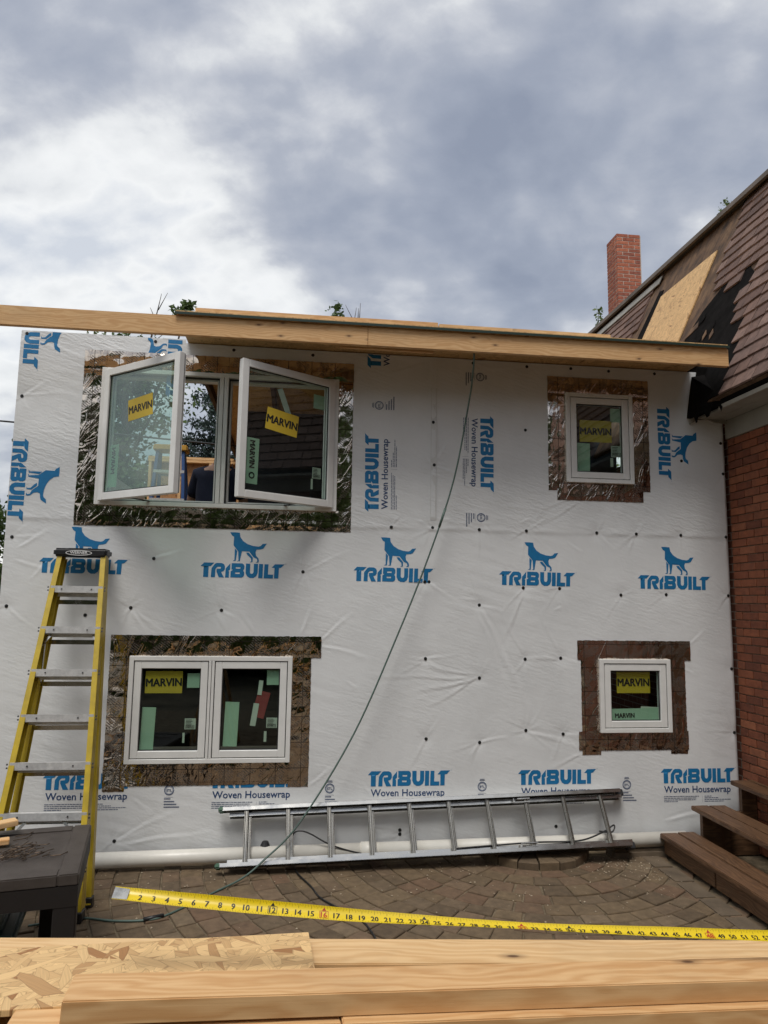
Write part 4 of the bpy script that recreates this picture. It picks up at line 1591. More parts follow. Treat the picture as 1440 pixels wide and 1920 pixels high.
E0 = Vector((3.36, 0, 3.64))
SL = R(65)
dS = Vector((math.cos(SL), 0, math.sin(SL)))
nS = Vector((-math.sin(SL), 0, math.cos(SL)))
TOPS = 2.765


def RP(s, y, off=0.0):
    return E0 + dS * s + nS * off + Vector((0, y, 0))


mb = MB()
vs = [RP(-0.0, -8, -0.02), RP(TOPS, -8, -0.02), RP(TOPS, 10, -0.02), RP(-0.0, 10, -0.02), RP(0, -8, -0.06), RP(TOPS, -8, -0.06), RP(TOPS, 10, -0.06), RP(0, 10, -0.06)]
mb.add(vs, [(0, 1, 2, 3), (7, 6, 5, 4), (0, 4, 5, 1), (1, 5, 6, 2), (2, 6, 7, 3), (3, 7, 4, 0)])
ROOF = mb.build('roof', MT['sheath'], BH)
# eave board under the first course (dark, behind the shingle butts)
mb = MB()
mb.add([RP(0.02, -8, -0.022), RP(0.02, -0.40, -0.022), (3.435, -0.40, 3.57), (3.435, -8, 3.57)], [(0, 1, 2, 3)])
mb.build('eave_board', MT['tar'], ROOF)
TP = RP(TOPS, 0)
mb = MB().box(TP.x - 0.05, 10.9, -8.0, 10.0, TP.z + 0.030, TP.z + 0.055)
mb.build('flat_roof', MT['flatroof'], ROOF)
plank('roof_edge_trim', (TP.x - 0.06, 10.0, TP.z + 0.008), (TP.x - 0.06, -8.0, TP.z + 0.008), 0.085, 0.03, MT['rooftrim'], ROOF, upv=(-1, 0, 0.35))
plank('grey_flashing', tuple(RP(TOPS - 0.16, 4.8, 0.012)), tuple(RP(TOPS - 0.16, 2.35, 0.012)), 0.13, 0.012, MT['greytrim'], ROOF, upv=tuple(nS))


def roof_patch(name, poly, off, th, mat, grid=False):
    """irregular sheet lying on the slope, poly in (s, y)"""
    tri = tessellate_polygon([[Vector((p[0], p[1], 0)) for p in poly]])
    n_ = len(poly)
    mb = MB()
    vs = [RP(s, y, off + th) for s, y in poly] + [RP(s, y, off) for s, y in poly]
    mb.add(vs, [tuple(t) for t in tri] + [tuple(i + n_ for i in t) for t in tri] + [(i, (i + 1) % n_, n_ + (i + 1) % n_, n_ + i) for i in range(n_)])
    return mb.build(name, mat, ROOF)


# the new strand board panel: local X up the slope so the flakes follow it
o = plank('sheathing_panel', tuple(RP(0.55, 1.525, -0.010)), tuple(RP(2.24, 1.525, -0.010)), 1.17, 0.014, MT['osb_roof'], ROOF, upv=tuple(nS), bevel=0.001)
roof_patch('felt_strip', [(0.4, 2.14), (2.36, 2.14), (2.40, 2.27), (1.8, 2.33), (1.2, 2.30), (0.4, 2.36)], -0.018, 0.006, MT['tar'])
roof_patch('felt_patch', [(0.62, 0.93), (1.12, 0.76), (1.33, 0.64), (1.50, 0.42), (1.62, 0.10), (1.30, -0.22), (0.9, -0.30), (0.45, -0.55), (0.02, -0.60), (0.02, 0.02), (0.40, 0.10), (0.45, 0.55)], -0.018, 0.006, MT['tar'])
roof_patch('felt_patch', [(1.62, 0.52), (1.78, 0.60), (2.1, 0.62), (2.5, 0.70), (2.78, 0.80), (2.80, 0.35), (2.0, 0.2)], -0.018, 0.005, MT['tar'])
roof_patch('torn_felt', [(1.05, 0.80), (1.16, 0.72), (1.22, 0.55), (1.12, 0.58)], -0.010, 0.004, MT['sheath'])
for k in range(9):
    s0, y0_ = rr.uniform(0.5, 1.6), rr.uniform(-0.05, 0.62)
    a_ = rr.uniform(-0.6, 0.6)
    roof_patch('torn_felt', [(s0, y0_), (s0 + 0.05 + 0.03 * a_, y0_ + 0.03), (s0 + 0.13, y0_ + 0.04 * a_), (s0 + 0.06, y0_ - 0.035)], -0.011 + 0.001 * k, 0.004, MT['sheath'] if k % 2 else MT['tar'])
# scrap of board left at the foot of the slope
plank('board_scrap', tuple(RP(0.60, 0.50, 0.02)), tuple(RP(0.66, 0.12, 0.05)), 0.09, 0.035, MT['osb_roof'], ROOF, upv=tuple(nS))
plank('board_scrap', tuple(RP(0.52, 0.52, 0.02)), tuple(RP(0.57, 0.16, 0.03)), 0.07, 0.03, MT['pine'], ROOF, upv=tuple(nS))

# shingles, one by one
EXP = 0.138
shm = {}
for wd in (0.13, 0.165, 0.20, 0.245):
    lst = []
    for _ in range(2):
        bm = bmesh.new()
        bmesh.ops.create_cube(bm, size=1.0)
        for v in bm.verts:
            z = (0.017 if v.co.y < 0 else 0.004) if v.co.z > 0 else 0.0
            v.co = Vector((v.co.x * wd, (v.co.y + 0.5) * 0.262 + (RNG.uniform(-0.004, 0.004) if v.co.y < 0 else 0), z))
        bmesh.ops.bevel(bm, geom=[e for e in bm.edges if all(v.co.y < 0.02 for v in e.verts)], offset=0.002, segments=1, affect='EDGES')
        me = bpy.data.meshes.new('shingle')
        bm.to_mesh(me)
        bm.free()
        me.materials.append(MT['shingle'])
        lst.append(me)
    shm[wd] = lst
RM = Matrix((Vector((0, -1, 0)), dS, nS)).transposed()
BND = [(-0.1, -0.43), (0.0, -0.42), (0.14, -0.40), (0.28, -0.38), (0.41, -0.36), (0.55, -0.31), (0.69, -0.36), (0.83, -0.16), (1.0, -0.02), (1.15, 0.00), (1.30, 0.08), (1.38, 0.35), (1.52, 0.58), (1.66, 0.66), (1.9, 0.66), (2.2, 0.70), (2.5, 0.72), (2.9, 0.80)]


def bound(s):
    for (a, ya), (b, yb) in zip(BND[:-1], BND[1:]):
        if a <= s <= b:
            return ya + (yb - ya) * (s - a) / (b - a)
    return -0.4


far = MB()
tilt = math.atan2(0.011, EXP)
nsh = 0
for r in range(20):
    s = r * EXP
    if s > TOPS - 0.10:
        break
    for (ya, yb, jag) in ((bound(s), -7.9, 0.05), (4.9, 2.42 - 0.06 * (r % 2), 0.05)):
        if ya > 4 and s < 1.0:
            continue
        y = ya + rr.uniform(-jag, jag)
        while y > yb:
            wd = rr.choice((0.13, 0.165, 0.165, 0.20, 0.245))
            if y - wd < yb and ya > 4:
                break
            me = rr.choice(shm[wd])
            extra = rr.uniform(-0.3, 0.3) if (r in (7, 8, 9) and y > ya - 0.25 and ya < 4) else rr.uniform(-0.012, 0.012)
            if r in (9, 10) and ya < 4 and -0.12 < y - 0.15 < 0.12:      # a lost shingle
                y -= wd
                continue
            loc = RP(s + rr.uniform(-0.006, 0.006), y - wd / 2, -0.012)
            m = RM.to_4x4() @ Matrix.Rotation(extra * 0.4, 4, 'Z') @ Matrix.Rotation(-tilt * 0.75, 4, 'X')
            if y > -1.75:
                o = link('shingle', me, ROOF, loc)
                o.rotation_euler = m.to_euler()
                nsh += 1
            else:
                mm = Matrix.Translation(loc) @ m
                far.add([mm @ v.co for v in me.vertices], [tuple(p.vertices) for p in me.polygons])
            y -= wd + rr.uniform(0.006, 0.013)
tag(far.build('shingle_field', MT['shingle'], ROOF), kind='stuff')
print('shingles', nsh)
# torn roofing felt hanging where the eave was cut back for the new wall
felt = MB()
cols = 16
top, low = [], []
for i in range(cols + 1):
    t = i / cols
    y = -0.015 - 0.42 * t
    x = 3.345 + 0.012 * math.sin(t * 9)
    top.append((x + 0.05 + 0.03 * t, y, 3.93 - 0.30 * t))
    zl = 3.535 + 0.03 * math.sin(t * 17) + (0.02 if i % 3 == 0 else -0.012) - 0.01 * math.sin(t * 5)
    low.append((x - 0.01 + 0.05 * t, y, zl))
felt.add(top + low, [(i, i + 1, cols + 2 + i, cols + 1 + i) for i in range(cols)])
# dark closure from the felt back to the wall of the old house
felt.add([(3.36, -0.012, 3.54), (3.72, -0.012, 3.57), (3.72, -0.012, 4.02), (3.45, -0.012, 4.02)], [(0, 1, 2, 3)])
felt.add([top[0], top[-1], (3.72, -0.44, 3.64), (3.72, -0.012, 4.0)], [(0, 1, 2, 3)])
felt.build('hanging_felt', MT['tar'], BH)

# chimney
CHX, CHY, CHZ0, CHZ1 = 5.93, 6.6, 5.8, 9.03
chm = MB().box(CHX + 0.004, CHX + 0.484, CHY + 0.004, CHY + 0.44, CHZ0, CHZ1 - 0.01).build('chimney', MT['mortar_c'], BH)
cb = [brick_mesh('brick', 0.226, 0.09, 0.062, MT['brick_c'], 0.003, 0.002) for _ in range(3)]
chalf = [brick_mesh('brick', 0.108, 0.09, 0.062, MT['brick_c'], 0.003, 0.002) for _ in range(2)]
nrow = 0
z = CHZ1 - 0.03
while nrow < 30:
    for side in range(2):            # the two faces toward the patio
        Ls = 0.488 if side == 0 else 0.445
        p = 0.0 if side == 0 else 0.099
        first = True
        while p < Ls - 0.05:
            if first and (nrow + side) % 2:
                me, l = chalf[nrow % 2], 0.108
            elif p + 0.226 > Ls + 0.02:
                me, l = chalf[nrow % 2], 0.108
            else:
                me, l = cb[(nrow + int(p * 9)) % 3], 0.226
            if p + l > Ls + 0.02:
                break
            if side == 0:
                link('brick', me, chm, (CHX + p + l / 2, CHY + 0.044, z), (0, 0, 0))
            elif p > 0.05:
                link('brick', me, chm, (CHX + 0.044, CHY + p + l / 2, z), (0, 0, math.pi / 2))
            p += l + 0.0125
            first = False
    z -= 0.0740
    nrow += 1

# ================================================================== WOODEN STEPS
ST = thing('wooden_steps', (3.3, -1.1, 0.0), 'brown stained wooden steps against the brick house', 'steps')
YF, YN = -0.12, -2.35
for k, (xf, zt) in enumerate(((2.88, 0.180), (3.18, 0.362), (3.52, 0.552))):
    xs = [(xf, 0.140), (xf + 0.147, 0.140)] if k < 2 else [(xf, 0.140), (xf + 0.147, 0.045)]
    for (xa, wd) in xs:
        plank('tread_board', (xa + wd / 2, YF - rr.uniform(0, .012) - 0.05 * (k == 0), zt - 0.017 + rr.uniform(-.002, .002)), (xa + wd / 2, YN, zt - 0.017), wd, 0.034, MT['deckwood'], ST, bevel=0.005)
plank('riser_board', (2.925, YF - 0.06, 0.086), (2.925, -0.86, 0.082), 0.115, 0.022, MT['deckwood'], ST, upv=(-1, 0, 0))
plank('riser_board', (2.925, -0.872, 0.082), (2.925, -1.62, 0.080), 0.115, 0.022, MT['deckwood'], ST, upv=(-1, 0, 0))
plank('riser_board', (2.925, -1.632, 0.082), (2.925, YN, 0.080), 0.115, 0.022, MT['deckwood'], ST, upv=(-1, 0, 0))
for y in (-0.17, -1.02, -1.85):
    mb = MB()
    prof = [(2.945, 0.0), (2.945, 0.143), (3.235, 0.143), (3.235, 0.324), (3.575, 0.324), (3.575, 0.514), (3.70, 0.514), (3.70, 0.0)]
    vs = [(x, y - 0.019, z) for x, z in prof] + [(x, y + 0.019, z) for x, z in prof]
    n_ = len(prof)
    tri = tessellate_polygon([[Vector((p[0], p[1], 0)) for p in prof]])
    mb.add(vs, [tuple(t) for t in tri] + [tuple(i + n_ for i in t) for t in tri] + [(i, (i + 1) % n_, n_ + (i + 1) % n_, n_ + i) for i in range(n_)])
    mb.build('stringer', MT['deckwood'], ST)

# ================================================================== DRAIN PIPE
PP = thing('drain_pipe', (0.5, -0.1, 0.0), 'white plastic drain pipe lying along the foot of the wrapped wall', 'pipe')
a, b = Vector((-2.15, -0.125, 0.062)), Vector((3.12, -0.125, 0.118))
cut = a.lerp(b, 0.522)
MB().tube([a, cut], 0.054, 24).build('pipe_section', MT['pvc'], PP, smooth=True)
MB().tube([cut, b], 0.054, 24).build('pipe_section', MT['pvc'], PP, smooth=True)
MB().tube([a.lerp(b, 0.512), a.lerp(b, 0.534)], 0.061, 24).build('coupling', MT['pvc'], PP, smooth=True)
for t, wd in ((0.20, 0.16), (0.34, 0.05), (0.40, 0.03), (0.425, 0.09), (0.50, 0.07), (0.66, 0.2)):
    mb = MB()
    p = a.lerp(b, t)
    x = p.x
    while x < p.x + wd:
        l = rr.uniform(0.006, 0.02)
        vs = []
        for k in range(2):
            an = R(200 + 7 * k)
            for xx in (x, x + l):
                vs.append((xx, p.y + 0.0548 * math.cos(an), p.z + 0.011 * (xx - p.x) + 0.0548 * -math.sin(an) * 0.6))
        mb.add(vs, [(0, 1, 3, 2)])
        x += l + 0.005
    mb.build('pipe_print', MT['pvc_print'], PP)

# ================================================================== EXTENSION LADDER on its side
EL = thing('extension_ladder', (1.05, -0.28, 0.0), 'silver aluminium extension ladder lying on its side against the wall foot', 'ladder')
bl, br_ = Vector((-0.47, -0.285, 0.050)), Vector((2.60, -0.275, 0.118))
tl, trr = Vector((-0.48, -0.075, 0.395)), Vector((2.60, -0.075, 0.480))
ax = (br_ - bl).normalized()
acr = (tl - bl).normalized()
nrm = ax.cross(acr).normalized()          # toward the camera or the wall
if nrm.y > 0:
    nrm = -nrm


def rail(p, q, inward, name, off):
    """I-section side rail with a broad face turned out"""
    mb = MB()
    mb.beam(p + nrm * off, q + nrm * off, 0.004, 0.066, upv=nrm)
    for s in (-1, 1):
        mb.beam(p + nrm * (off + s * 0.031) + inward * 0.011, q + nrm * (off + s * 0.031) + inward * 0.011, 0.026, 0.004, upv=nrm)
    return mb.build(name, MT['alu'], EL)


for (off, sh, x1f) in ((0.0, 0.0, 1.0),):
    rail(bl, br_, acr, 'side_rail', off)
    rail(tl, trr, -acr, 'side_rail', off)
# second (fly) section nested behind, a little shifted
sh = ax * 0.05
rail(bl + acr * 0.03 + sh, br_ + acr * 0.03 + ax * 0.03, acr, 'fly_rail', -0.052)
rail(tl - acr * 0.03 + sh, trr - acr * 0.03 + ax * 0.02, -acr, 'fly_rail', -0.052)
for k in range(10):
    d = 0.175 + 0.3048 * k
    for (off, nm, s) in ((0.004, 'rung', 0.0), (-0.046, 'fly_rung', 0.022)):
        p = bl + ax * (d + s) + nrm * off + acr * 0.012
        q = tl + ax * (d + s) + nrm * off - acr * 0.012
        mb = MB()
        mb.tube([p, q], 0.0165, 10)
        for w_ in (-0.011, 0.0, 0.011):
            mb.beam(p + ax * w_ + nrm * 0.016, q + ax * w_ + nrm * 0.016, 0.003, 0.004, upv=nrm)
        mb.build(nm, MT['alu_rung'], EL, smooth=False)
for (p, s) in ((bl, acr), (tl, -acr)):
    mb = MB()
    mb.beam(p - ax * 0.03 + s * 0.010, p + ax * 0.012 + s * 0.010, 0.034, 0.074, upv=nrm)
    mb.build('end_cap', MT['greenplastic'], EL, bevel=0.008, seg=2)
for q, s in ((br_, acr), (trr, -acr)):
    mb = MB()
    mb.beam(q - ax * 0.02 + s * 0.012 - nrm * 0.05, q + ax * 0.045 + s * 0.012 - nrm * 0.05, 0.05, 0.06, upv=nrm)
    mb.build('ladder_shoe', MT['blackplastic'], EL, bevel=0.006)
for (d, base, s) in ((0.175 + 0.3048 * 7, tl, -acr), (0.175 + 0.3048 * 7, bl, acr)):
    p = base + ax * (d - 0.10) + s * 0.055 + nrm * 0.02
    mb = MB()
    mb.beam(p, p + ax * 0.13, 0.006, 0.03, upv=nrm)
    mb.beam(p, p + s * -0.028, 0.006, 0.03, upv=nrm)
    mb.beam(p + ax * 0.03 - s * 0.026, p + ax * 0.13 - s * 0.026, 0.006, 0.03, upv=nrm)
    mb.build('rung_lock', MT['alu'], EL)
rp = bl + ax * 2.05 + acr * 0.05 - nrm * 0.01
MB().tube(smooth_path([rp - ax * 0.35, rp + ax * 0.02 + acr * 0.01, rp + ax * 0.3 + acr * 0.015, rp + ax * 0.62 + acr * 0.01, rp + ax * 0.82 + acr * 0.06, rp + ax * 0.93 + acr * 0.11, rp + ax * 0.90 + acr * 0.06, rp + ax * 0.80 + acr * 0.07]), 0.006, 6).build('rope', MT['cord_black'], EL, smooth=True)

# ================================================================== STEPLADDER leaning on the wall
SL_ = thing('step_ladder', (-1.55, -0.6, 0.0), 'yellow fibreglass stepladder with black top leaning on the wall', 'ladder')
FR = {-1: (Vector((-1.815, -0.945, 0.012)), Vector((-1.742, -0.135, 2.245))), 1: (Vector((-1.212, -0.945, 0.012)), Vector((-1.405, -0.135, 2.245)))}
RRr = {-1: (Vector((-1.800, -0.735, 0.012)), Vector((-1.735, -0.095, 2.225))), 1: (Vector((-1.212, -0.735, 0.012)), Vector((-1.408, -0.095, 2.225)))}


def channel(mb, p, q, depth, flange, th, side, fw_=None):
    """C-channel rail: web faces sideways, flanges point inward"""
    d = (q - p).normalized()
    sx = Vector((1, 0, 0)) * side
    out = (sx - d * sx.dot(d)).normalized()
    n_ = d.cross(out).normalized()
    if n_.y > 0:
        n_ = -n_                                # toward the viewer
    mb.beam(p, q, th, depth, upv=n_, )
    for s in (-1, 1):
        c0 = p + n_ * s * (depth / 2 - th / 2) - out * (flange / 2)
        c1 = q + n_ * s * (depth / 2 - th / 2) - out * (flange / 2)
        mb.beam(c0, c1, flange, th, upv=n_)
    return n_, out


nv = None
for s in (-1, 1):
    mb = MB()
    p, q = FR[s]
    nv, _o = channel(mb, p, q, 0.088, 0.034, 0.005, s)
    mb.build('front_rail', MT['fibre'], SL_, bevel=0.001)
    mb = MB()
    p2, q2 = RRr[s]
    channel(mb, p2, q2, 0.062, 0.030, 0.005, s)
    mb.build('rear_rail', MT['fibre'], SL_, bevel=0.001)
    for (pp, hh_) in ((p, 0.05), (p2, 0.04)):
        mb = MB()
        mb.beam(pp + Vector((-s * 0.012, 0, -0.012)), pp + Vector((-s * 0.012, 0, 0.05)), 0.04, 0.085 if pp is p else 0.055, upv=(0, -1, 0))
        mb.build('foot', MT['blackplastic'], SL_, bevel=0.005)
for k in range(7):
    t = (0.265 + 0.3048 * k) / 2.38
    l = FR[-1][0].lerp(FR[-1][1], t)
    r_ = FR[1][0].lerp(FR[1][1], t)
    mb = MB()
    mb.beam(l + nv * 0.040 + Vector((0.004, 0, 0)), r_ + nv * 0.040 - Vector((0.004, 0, 0)), 0.003, 0.048, upv=(0, 0, 1))      # front lip
    mb.beam(l + Vector((0.004, 0.0, 0.0225)), r_ + Vector((-0.004, 0.0, 0.0225)), 0.076, 0.003, upv=(0, 0, 1))
    mb.beam(l - nv * 0.036 + Vector((0.004, 0, -0.004)), r_ - nv * 0.036 + Vector((-0.004, 0, -0.004)), 0.003, 0.05, upv=(0, 0, 1))
    st = mb.build('step', MT['alu_step'], SL_)
    mb = MB()
    for pp, sg in ((l, 1), (r_, -1)):
        for dx_, dz_ in ((-0.012, 0.012), (-0.012, -0.010)):
            c = pp + nv * 0.0405 + Vector((sg * dx_ + sg * 0.0, 0, dz_))
            MB().beam(c, c + nv * 0.003, 0.010, 0.010).build('rivet', MT['blackplastic'], st)
        c = pp.lerp(r_ if pp is l else l, 0.22) + nv * 0.042
        MB().beam(c, c + nv * 0.003, 0.009, 0.009).build('rivet', MT['blackplastic'], st)
    # rear brace bar
    l2 = RRr[-1][0].lerp(RRr[-1][1], t - 0.028)
    r2 = RRr[1][0].lerp(RRr[1][1], t - 0.028)
    MB().beam(l2, r2, 0.004, 0.032).build('rear_brace', MT['alu'], SL_)
for k in (0, 1, 5):
    t0 = (0.255 + 0.3048 * k) / 2.38
    for s in (-1, 1):
        l = FR[-1][0].lerp(FR[-1][1], t0)
        r_ = FR[1][0].lerp(FR[1][1], t0)
        tgt = FR[s][0].lerp(FR[s][1], t0 - (0.055 if k == 5 else 0.11) / 2.38 * 2)
        mid_ = l.lerp(r_, 0.72 if s > 0 else 0.30) if k < 5 else l.lerp(r_, 0.86 if s > 0 else 0.16)
        MB().beam(mid_ - Vector((0, 0, 0.012)), tgt, 0.018, 0.004, upv=nv).build('step_brace', MT['alu'], SL_)
mb = MB()
capc = Vector((-1.578, -0.118, 2.262))
mb.box(capc.x - 0.192, capc.x + 0.188, capc.y - 0.085, capc.y + 0.085, capc.z - 0.032, capc.z + 0.030)
tp = mb.build('top_cap', MT['blackplastic'], SL_, bevel=0.016, seg=3)
mb = MB().box(capc.x - 0.10, capc.x + 0.07, capc.y - 0.03, capc.y + 0.03, capc.z + 0.0301, capc.z + 0.034)
mb.build('tool_tray', MT['gasket'], tp)
n = 28
el_ = [(0.094 * math.cos(6.2832 * k / n), 0.0195 * math.sin(6.2832 * k / n)) for k in range(n)]
vs, fs = poly_mesh([[el_, [(x * 0.93, y * 0.76) for x, y in el_][::-1]]])
mb = MB()
mb.add([(capc.x - 0.01 + x, capc.y - 0.0862, capc.z - 0.004 + z_) for x, z_ in vs], fs)
tv, tf, tw = text_mesh('WERNER', 0.02)
k_ = 0.125 / tw
mb.add([(capc.x - 0.0725 + x * k_, capc.y - 0.0862, capc.z - 0.0115 + z_ * k_ * 0.92) for x, z_ in tv], tf)
mb.build('badge', MT['white_print'], tp)
# hinge spreader seen beside the left rail
MB().beam(RRr[-1][0].lerp(RRr[-1][1], 0.60) + Vector((0.03, -0.03, 0)), FR[-1][0].lerp(FR[-1][1], 0.72) + Vector((0.036, 0, 0)), 0.004, 0.022, upv=(0, -1, 0)).build('spreader', MT['alu'], SL_)

# ================================================================== HOSE and CABLE
pts = [(1.31, -0.515, 3.93), (1.318, -0.512, 3.82), (1.325, -0.44, 3.70), (1.333, -0.30, 3.54), (1.235, -0.18, 2.91), (1.045, -0.14, 2.30), (0.80, -0.13, 1.67), (0.475, -0.16, 0.94), (0.09, -0.25, 0.34), (-0.16, -0.33, 0.11), (-0.30, -0.43, 0.03), (-0.47, -0.60, 0.008), (-0.70, -0.90, 0.007), (-0.82, -0.98, 0.007), (-1.02, -0.975, 0.007), (-1.24, -0.92, 0.007), (-1.5, -1.0, 0.007)]
hs = thing('air_hose', (-0.5, -0.6, 0.0), 'thin green hose hanging from the roof edge and trailing over the paving', 'hose')
MB().tube(smooth_path(pts, 8), 0.0068, 8).build('hose_line', MT['cord_green'], hs, smooth=True)
pth = smooth_path(pts, 8)
MB().tube([pth[4 * 8 + 3], pth[4 * 8 + 5]], 0.010, 8).build('splice', MT['cord_green'], hs, smooth=True)
MB().tube([(-0.735, -0.937, 0.012), (-0.845, -0.987, 0.012)], 0.013, 10).build('coupling_sleeve', MT['cord_black'], hs, smooth=True)
cb_ = thing('power_cable', (0.4, -0.5, 0.0), 'black power cable looping behind the silver ladder and across the paving', 'cable')
MB().tube(smooth_path([(0.03, -0.135, 0.165), (0.045, -0.135, 0.225), (0.095, -0.14, 0.245), (0.17, -0.15, 0.225), (0.30, -0.17, 0.16), (0.45, -0.175, 0.11), (0.62, -0.18, 0.075), (0.80, -0.185, 0.06)], 6), 0.0055, 8).build('cable_loop', MT['cord_black'], cb_, smooth=True)
MB().tube([(0.028, -0.135, 0.215), (0.030, -0.135, 0.13)], [0.010, 0.016], 10).build('plug', MT['cord_black'], cb_, smooth=True)
MB().tube(smooth_path([(0.06, -0.22, 0.012), (0.09, -0.34, 0.008), (0.17, -0.55, 0.008), (0.225, -0.74, 0.008), (0.34, -0.92, 0.008), (0.44, -1.06, 0.008), (0.50, -1.22, 0.008), (0.52, -1.5, 0.008), (0.40, -2.1, 0.008)], 6), 0.0062, 8).build('cable_run', MT['cord_black'], cb_, smooth=True)
# small black foam plug on the pipe
mb = MB()
mb.tube([(-0.16, -0.10, 0.118), (-0.16, -0.10, 0.165)], [0.045, 0.022], 12)
tag(mb.build('rubber_plug', MT['blackplastic']), 'small black rubber cone standing on the white drain pipe', 'plug')

# ================================================================== PATIO TABLE with scraps
TBL = thing('patio_table', (-1.6, -1.5, 0.0), 'dark brown woven plastic table in front of the stepladder', 'table')
ra = R(11.0)
tcx = Vector((-1.651, -1.597, 0.0))


def TT(x, y, z):
    return (tcx.x + x * math.cos(ra) - y * math.sin(ra), tcx.y + x * math.sin(ra) + y * math.cos(ra), z)


HX, HY, TZ = 0.585, 0.405, 0.60
mb = MB(TT)
frame_box_z = lambda m, w_, z0_, z1_: (m.box(-HX, -HX + w_, -HY, HY, z0_, z1_), m.box(HX - w_, HX, -HY, HY, z0_, z1_), m.box(-HX + w_, HX - w_, -HY, -HY + w_, z0_, z1_), m.box(-HX + w_, HX - w_, HY - w_, HY, z0_, z1_))
frame_box_z(mb, 0.095, TZ - 0.055, TZ)
mb.build('table_rim', MT['rattan'], TBL, bevel=0.006, seg=2)
mb = MB(TT)
mb.box(-HX + 0.0955, HX - 0.0955, -HY + 0.0955, HY - 0.0955, TZ - 0.045, TZ - 0.006)
mb.build('table_top', MT['rattan'], TBL)
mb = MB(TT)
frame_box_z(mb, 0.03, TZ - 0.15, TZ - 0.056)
mb.build('apron', MT['rattan_shaded'], TBL)
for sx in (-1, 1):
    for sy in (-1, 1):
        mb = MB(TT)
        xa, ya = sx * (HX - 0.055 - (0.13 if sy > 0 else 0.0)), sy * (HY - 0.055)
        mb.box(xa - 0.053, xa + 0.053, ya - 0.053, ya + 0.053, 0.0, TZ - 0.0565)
        mb.build('leg', MT['rattan_shaded'], TBL, bevel=0.006)
# offcuts and a heap of bent nails on it
sp_ = [((-0.34, 0.09, TZ + 0.052), (0.192, 0.325, TZ + 0.066), 0.075, 0.030, 'pine_pale', 'pale wooden offcut with a square end on top of the table pile'),
       ((-0.40, 0.05, TZ + 0.016), (0.190, 0.130, TZ + 0.022), 0.06, 0.026, 'pine', 'split orange wooden offcut nearest the nails on the table'),
       ((-0.45, 0.17, TZ + 0.075), (0.055, 0.36, TZ + 0.095), 0.06, 0.024, 'pine', 'wooden offcut at the back of the table beside the stepladder'),
       ((-0.36, -0.02, TZ + 0.012), (0.140, 0.045, TZ + 0.014), 0.045, 0.018, 'pine', 'thin reddish wooden sliver lying next to the nails on the table')]
for p, q, wd, th, m_, lb in sp_:
    o = plank('wood_offcut', TT(*p), TT(*q), wd, th, MT[m_], None)
    tag(o, lb, 'offcut', 'offcuts on the table')
o = plank('wood_offcut', TT(-0.40, 0.18, TZ + 0.018), TT(0.10, 0.30, TZ + 0.020), 0.085, 0.034, MT['pine_pale'], None)
tag(o, 'thick pale wooden offcut pointing at the stepladder from the table', 'offcut', 'offcuts on the table')
nb = MB()
for i in range(75):
    x, y = rr.gauss(0.24, 0.065), rr.gauss(-0.03, 0.075)
    if x > 0.42 or y < -0.29 or (x < 0.2 and y > 0.02):
        continue
    a = rr.gauss(0.5, 0.8)
    l = rr.uniform(0.03, 0.075)
    z = TZ + 0.003 + rr.random() * 0.014 * max(0, 1 - abs(x - 0.22) / 0.2)
    p0_ = TT(x, y, z)
    p1_ = TT(x + math.cos(a) * l * 0.7, y + math.sin(a) * l * 0.7, z + rr.uniform(-0.002, 0.008))
    p2_ = TT(x + math.cos(a + rr.gauss(0, .4)) * l, y + math.sin(a + 0.2) * l, z + rr.uniform(0, 0.006))
    nb.tube([p0_, p1_, p2_], 0.0022, 5)
for (x, y, a, l) in ((0.42, -0.12, 0.1, 0.09), (0.385, -0.12, 0.8, 0.06), (0.35, 0.06, 2.3, 0.07), (0.20, 0.26, 0.3, 0.10), (0.20, 0.19, 0.4, 0.11)):
    p0_ = TT(x, y, TZ + 0.004)
    nb.tube([p0_, TT(x + math.cos(a) * l * .6, y + math.sin(a) * l * .6, TZ + 0.003), TT(x + math.cos(a + .3) * l, y + math.sin(a + .3) * l, TZ + 0.006)], 0.0028, 5)
tag(nb.build('bent_nails', MT['nail']), 'heap of bent rusty nails on the brown table', 'nails', kind='stuff')
# teal tub under the table
TUB = thing('storage_tub', (-1.75, -1.55, 0.0), 'dark teal plastic tub stored under the brown table', 'tub')


def tub_part(z0_, z1_, w0, w1, d0, d1, name, mat, bev=0.02):
    mb = MB(TT)
    vs = []
    for z_, w_, d_ in ((z0_, w0, d0), (z1_, w1, d1)):
        vs += [(-0.12 - w_, -d_, z_), (-0.12 + w_, -d_, z_), (-0.12 + w_, d_, z_), (-0.12 - w_, d_, z_)]
    mb.add(vs, [(0, 3, 2, 1), (4, 5, 6, 7), (0, 1, 5, 4), (1, 2, 6, 5), (2, 3, 7, 6), (3, 0, 4, 7)])
    return mb.build(name, mat, TUB, bevel=bev, seg=2)


tub_part(0.0, 0.24, 0.35, 0.40, 0.20, 0.24, 'tub_body', MT['teal'])
tub_part(0.2405, 0.285, 0.425, 0.415, 0.265, 0.255, 'tub_lid', MT['teal'], 0.012)
tub_part(0.2855, 0.30, 0.36, 0.345, 0.20, 0.19, 'lid_panel', MT['teal'], 0.006)

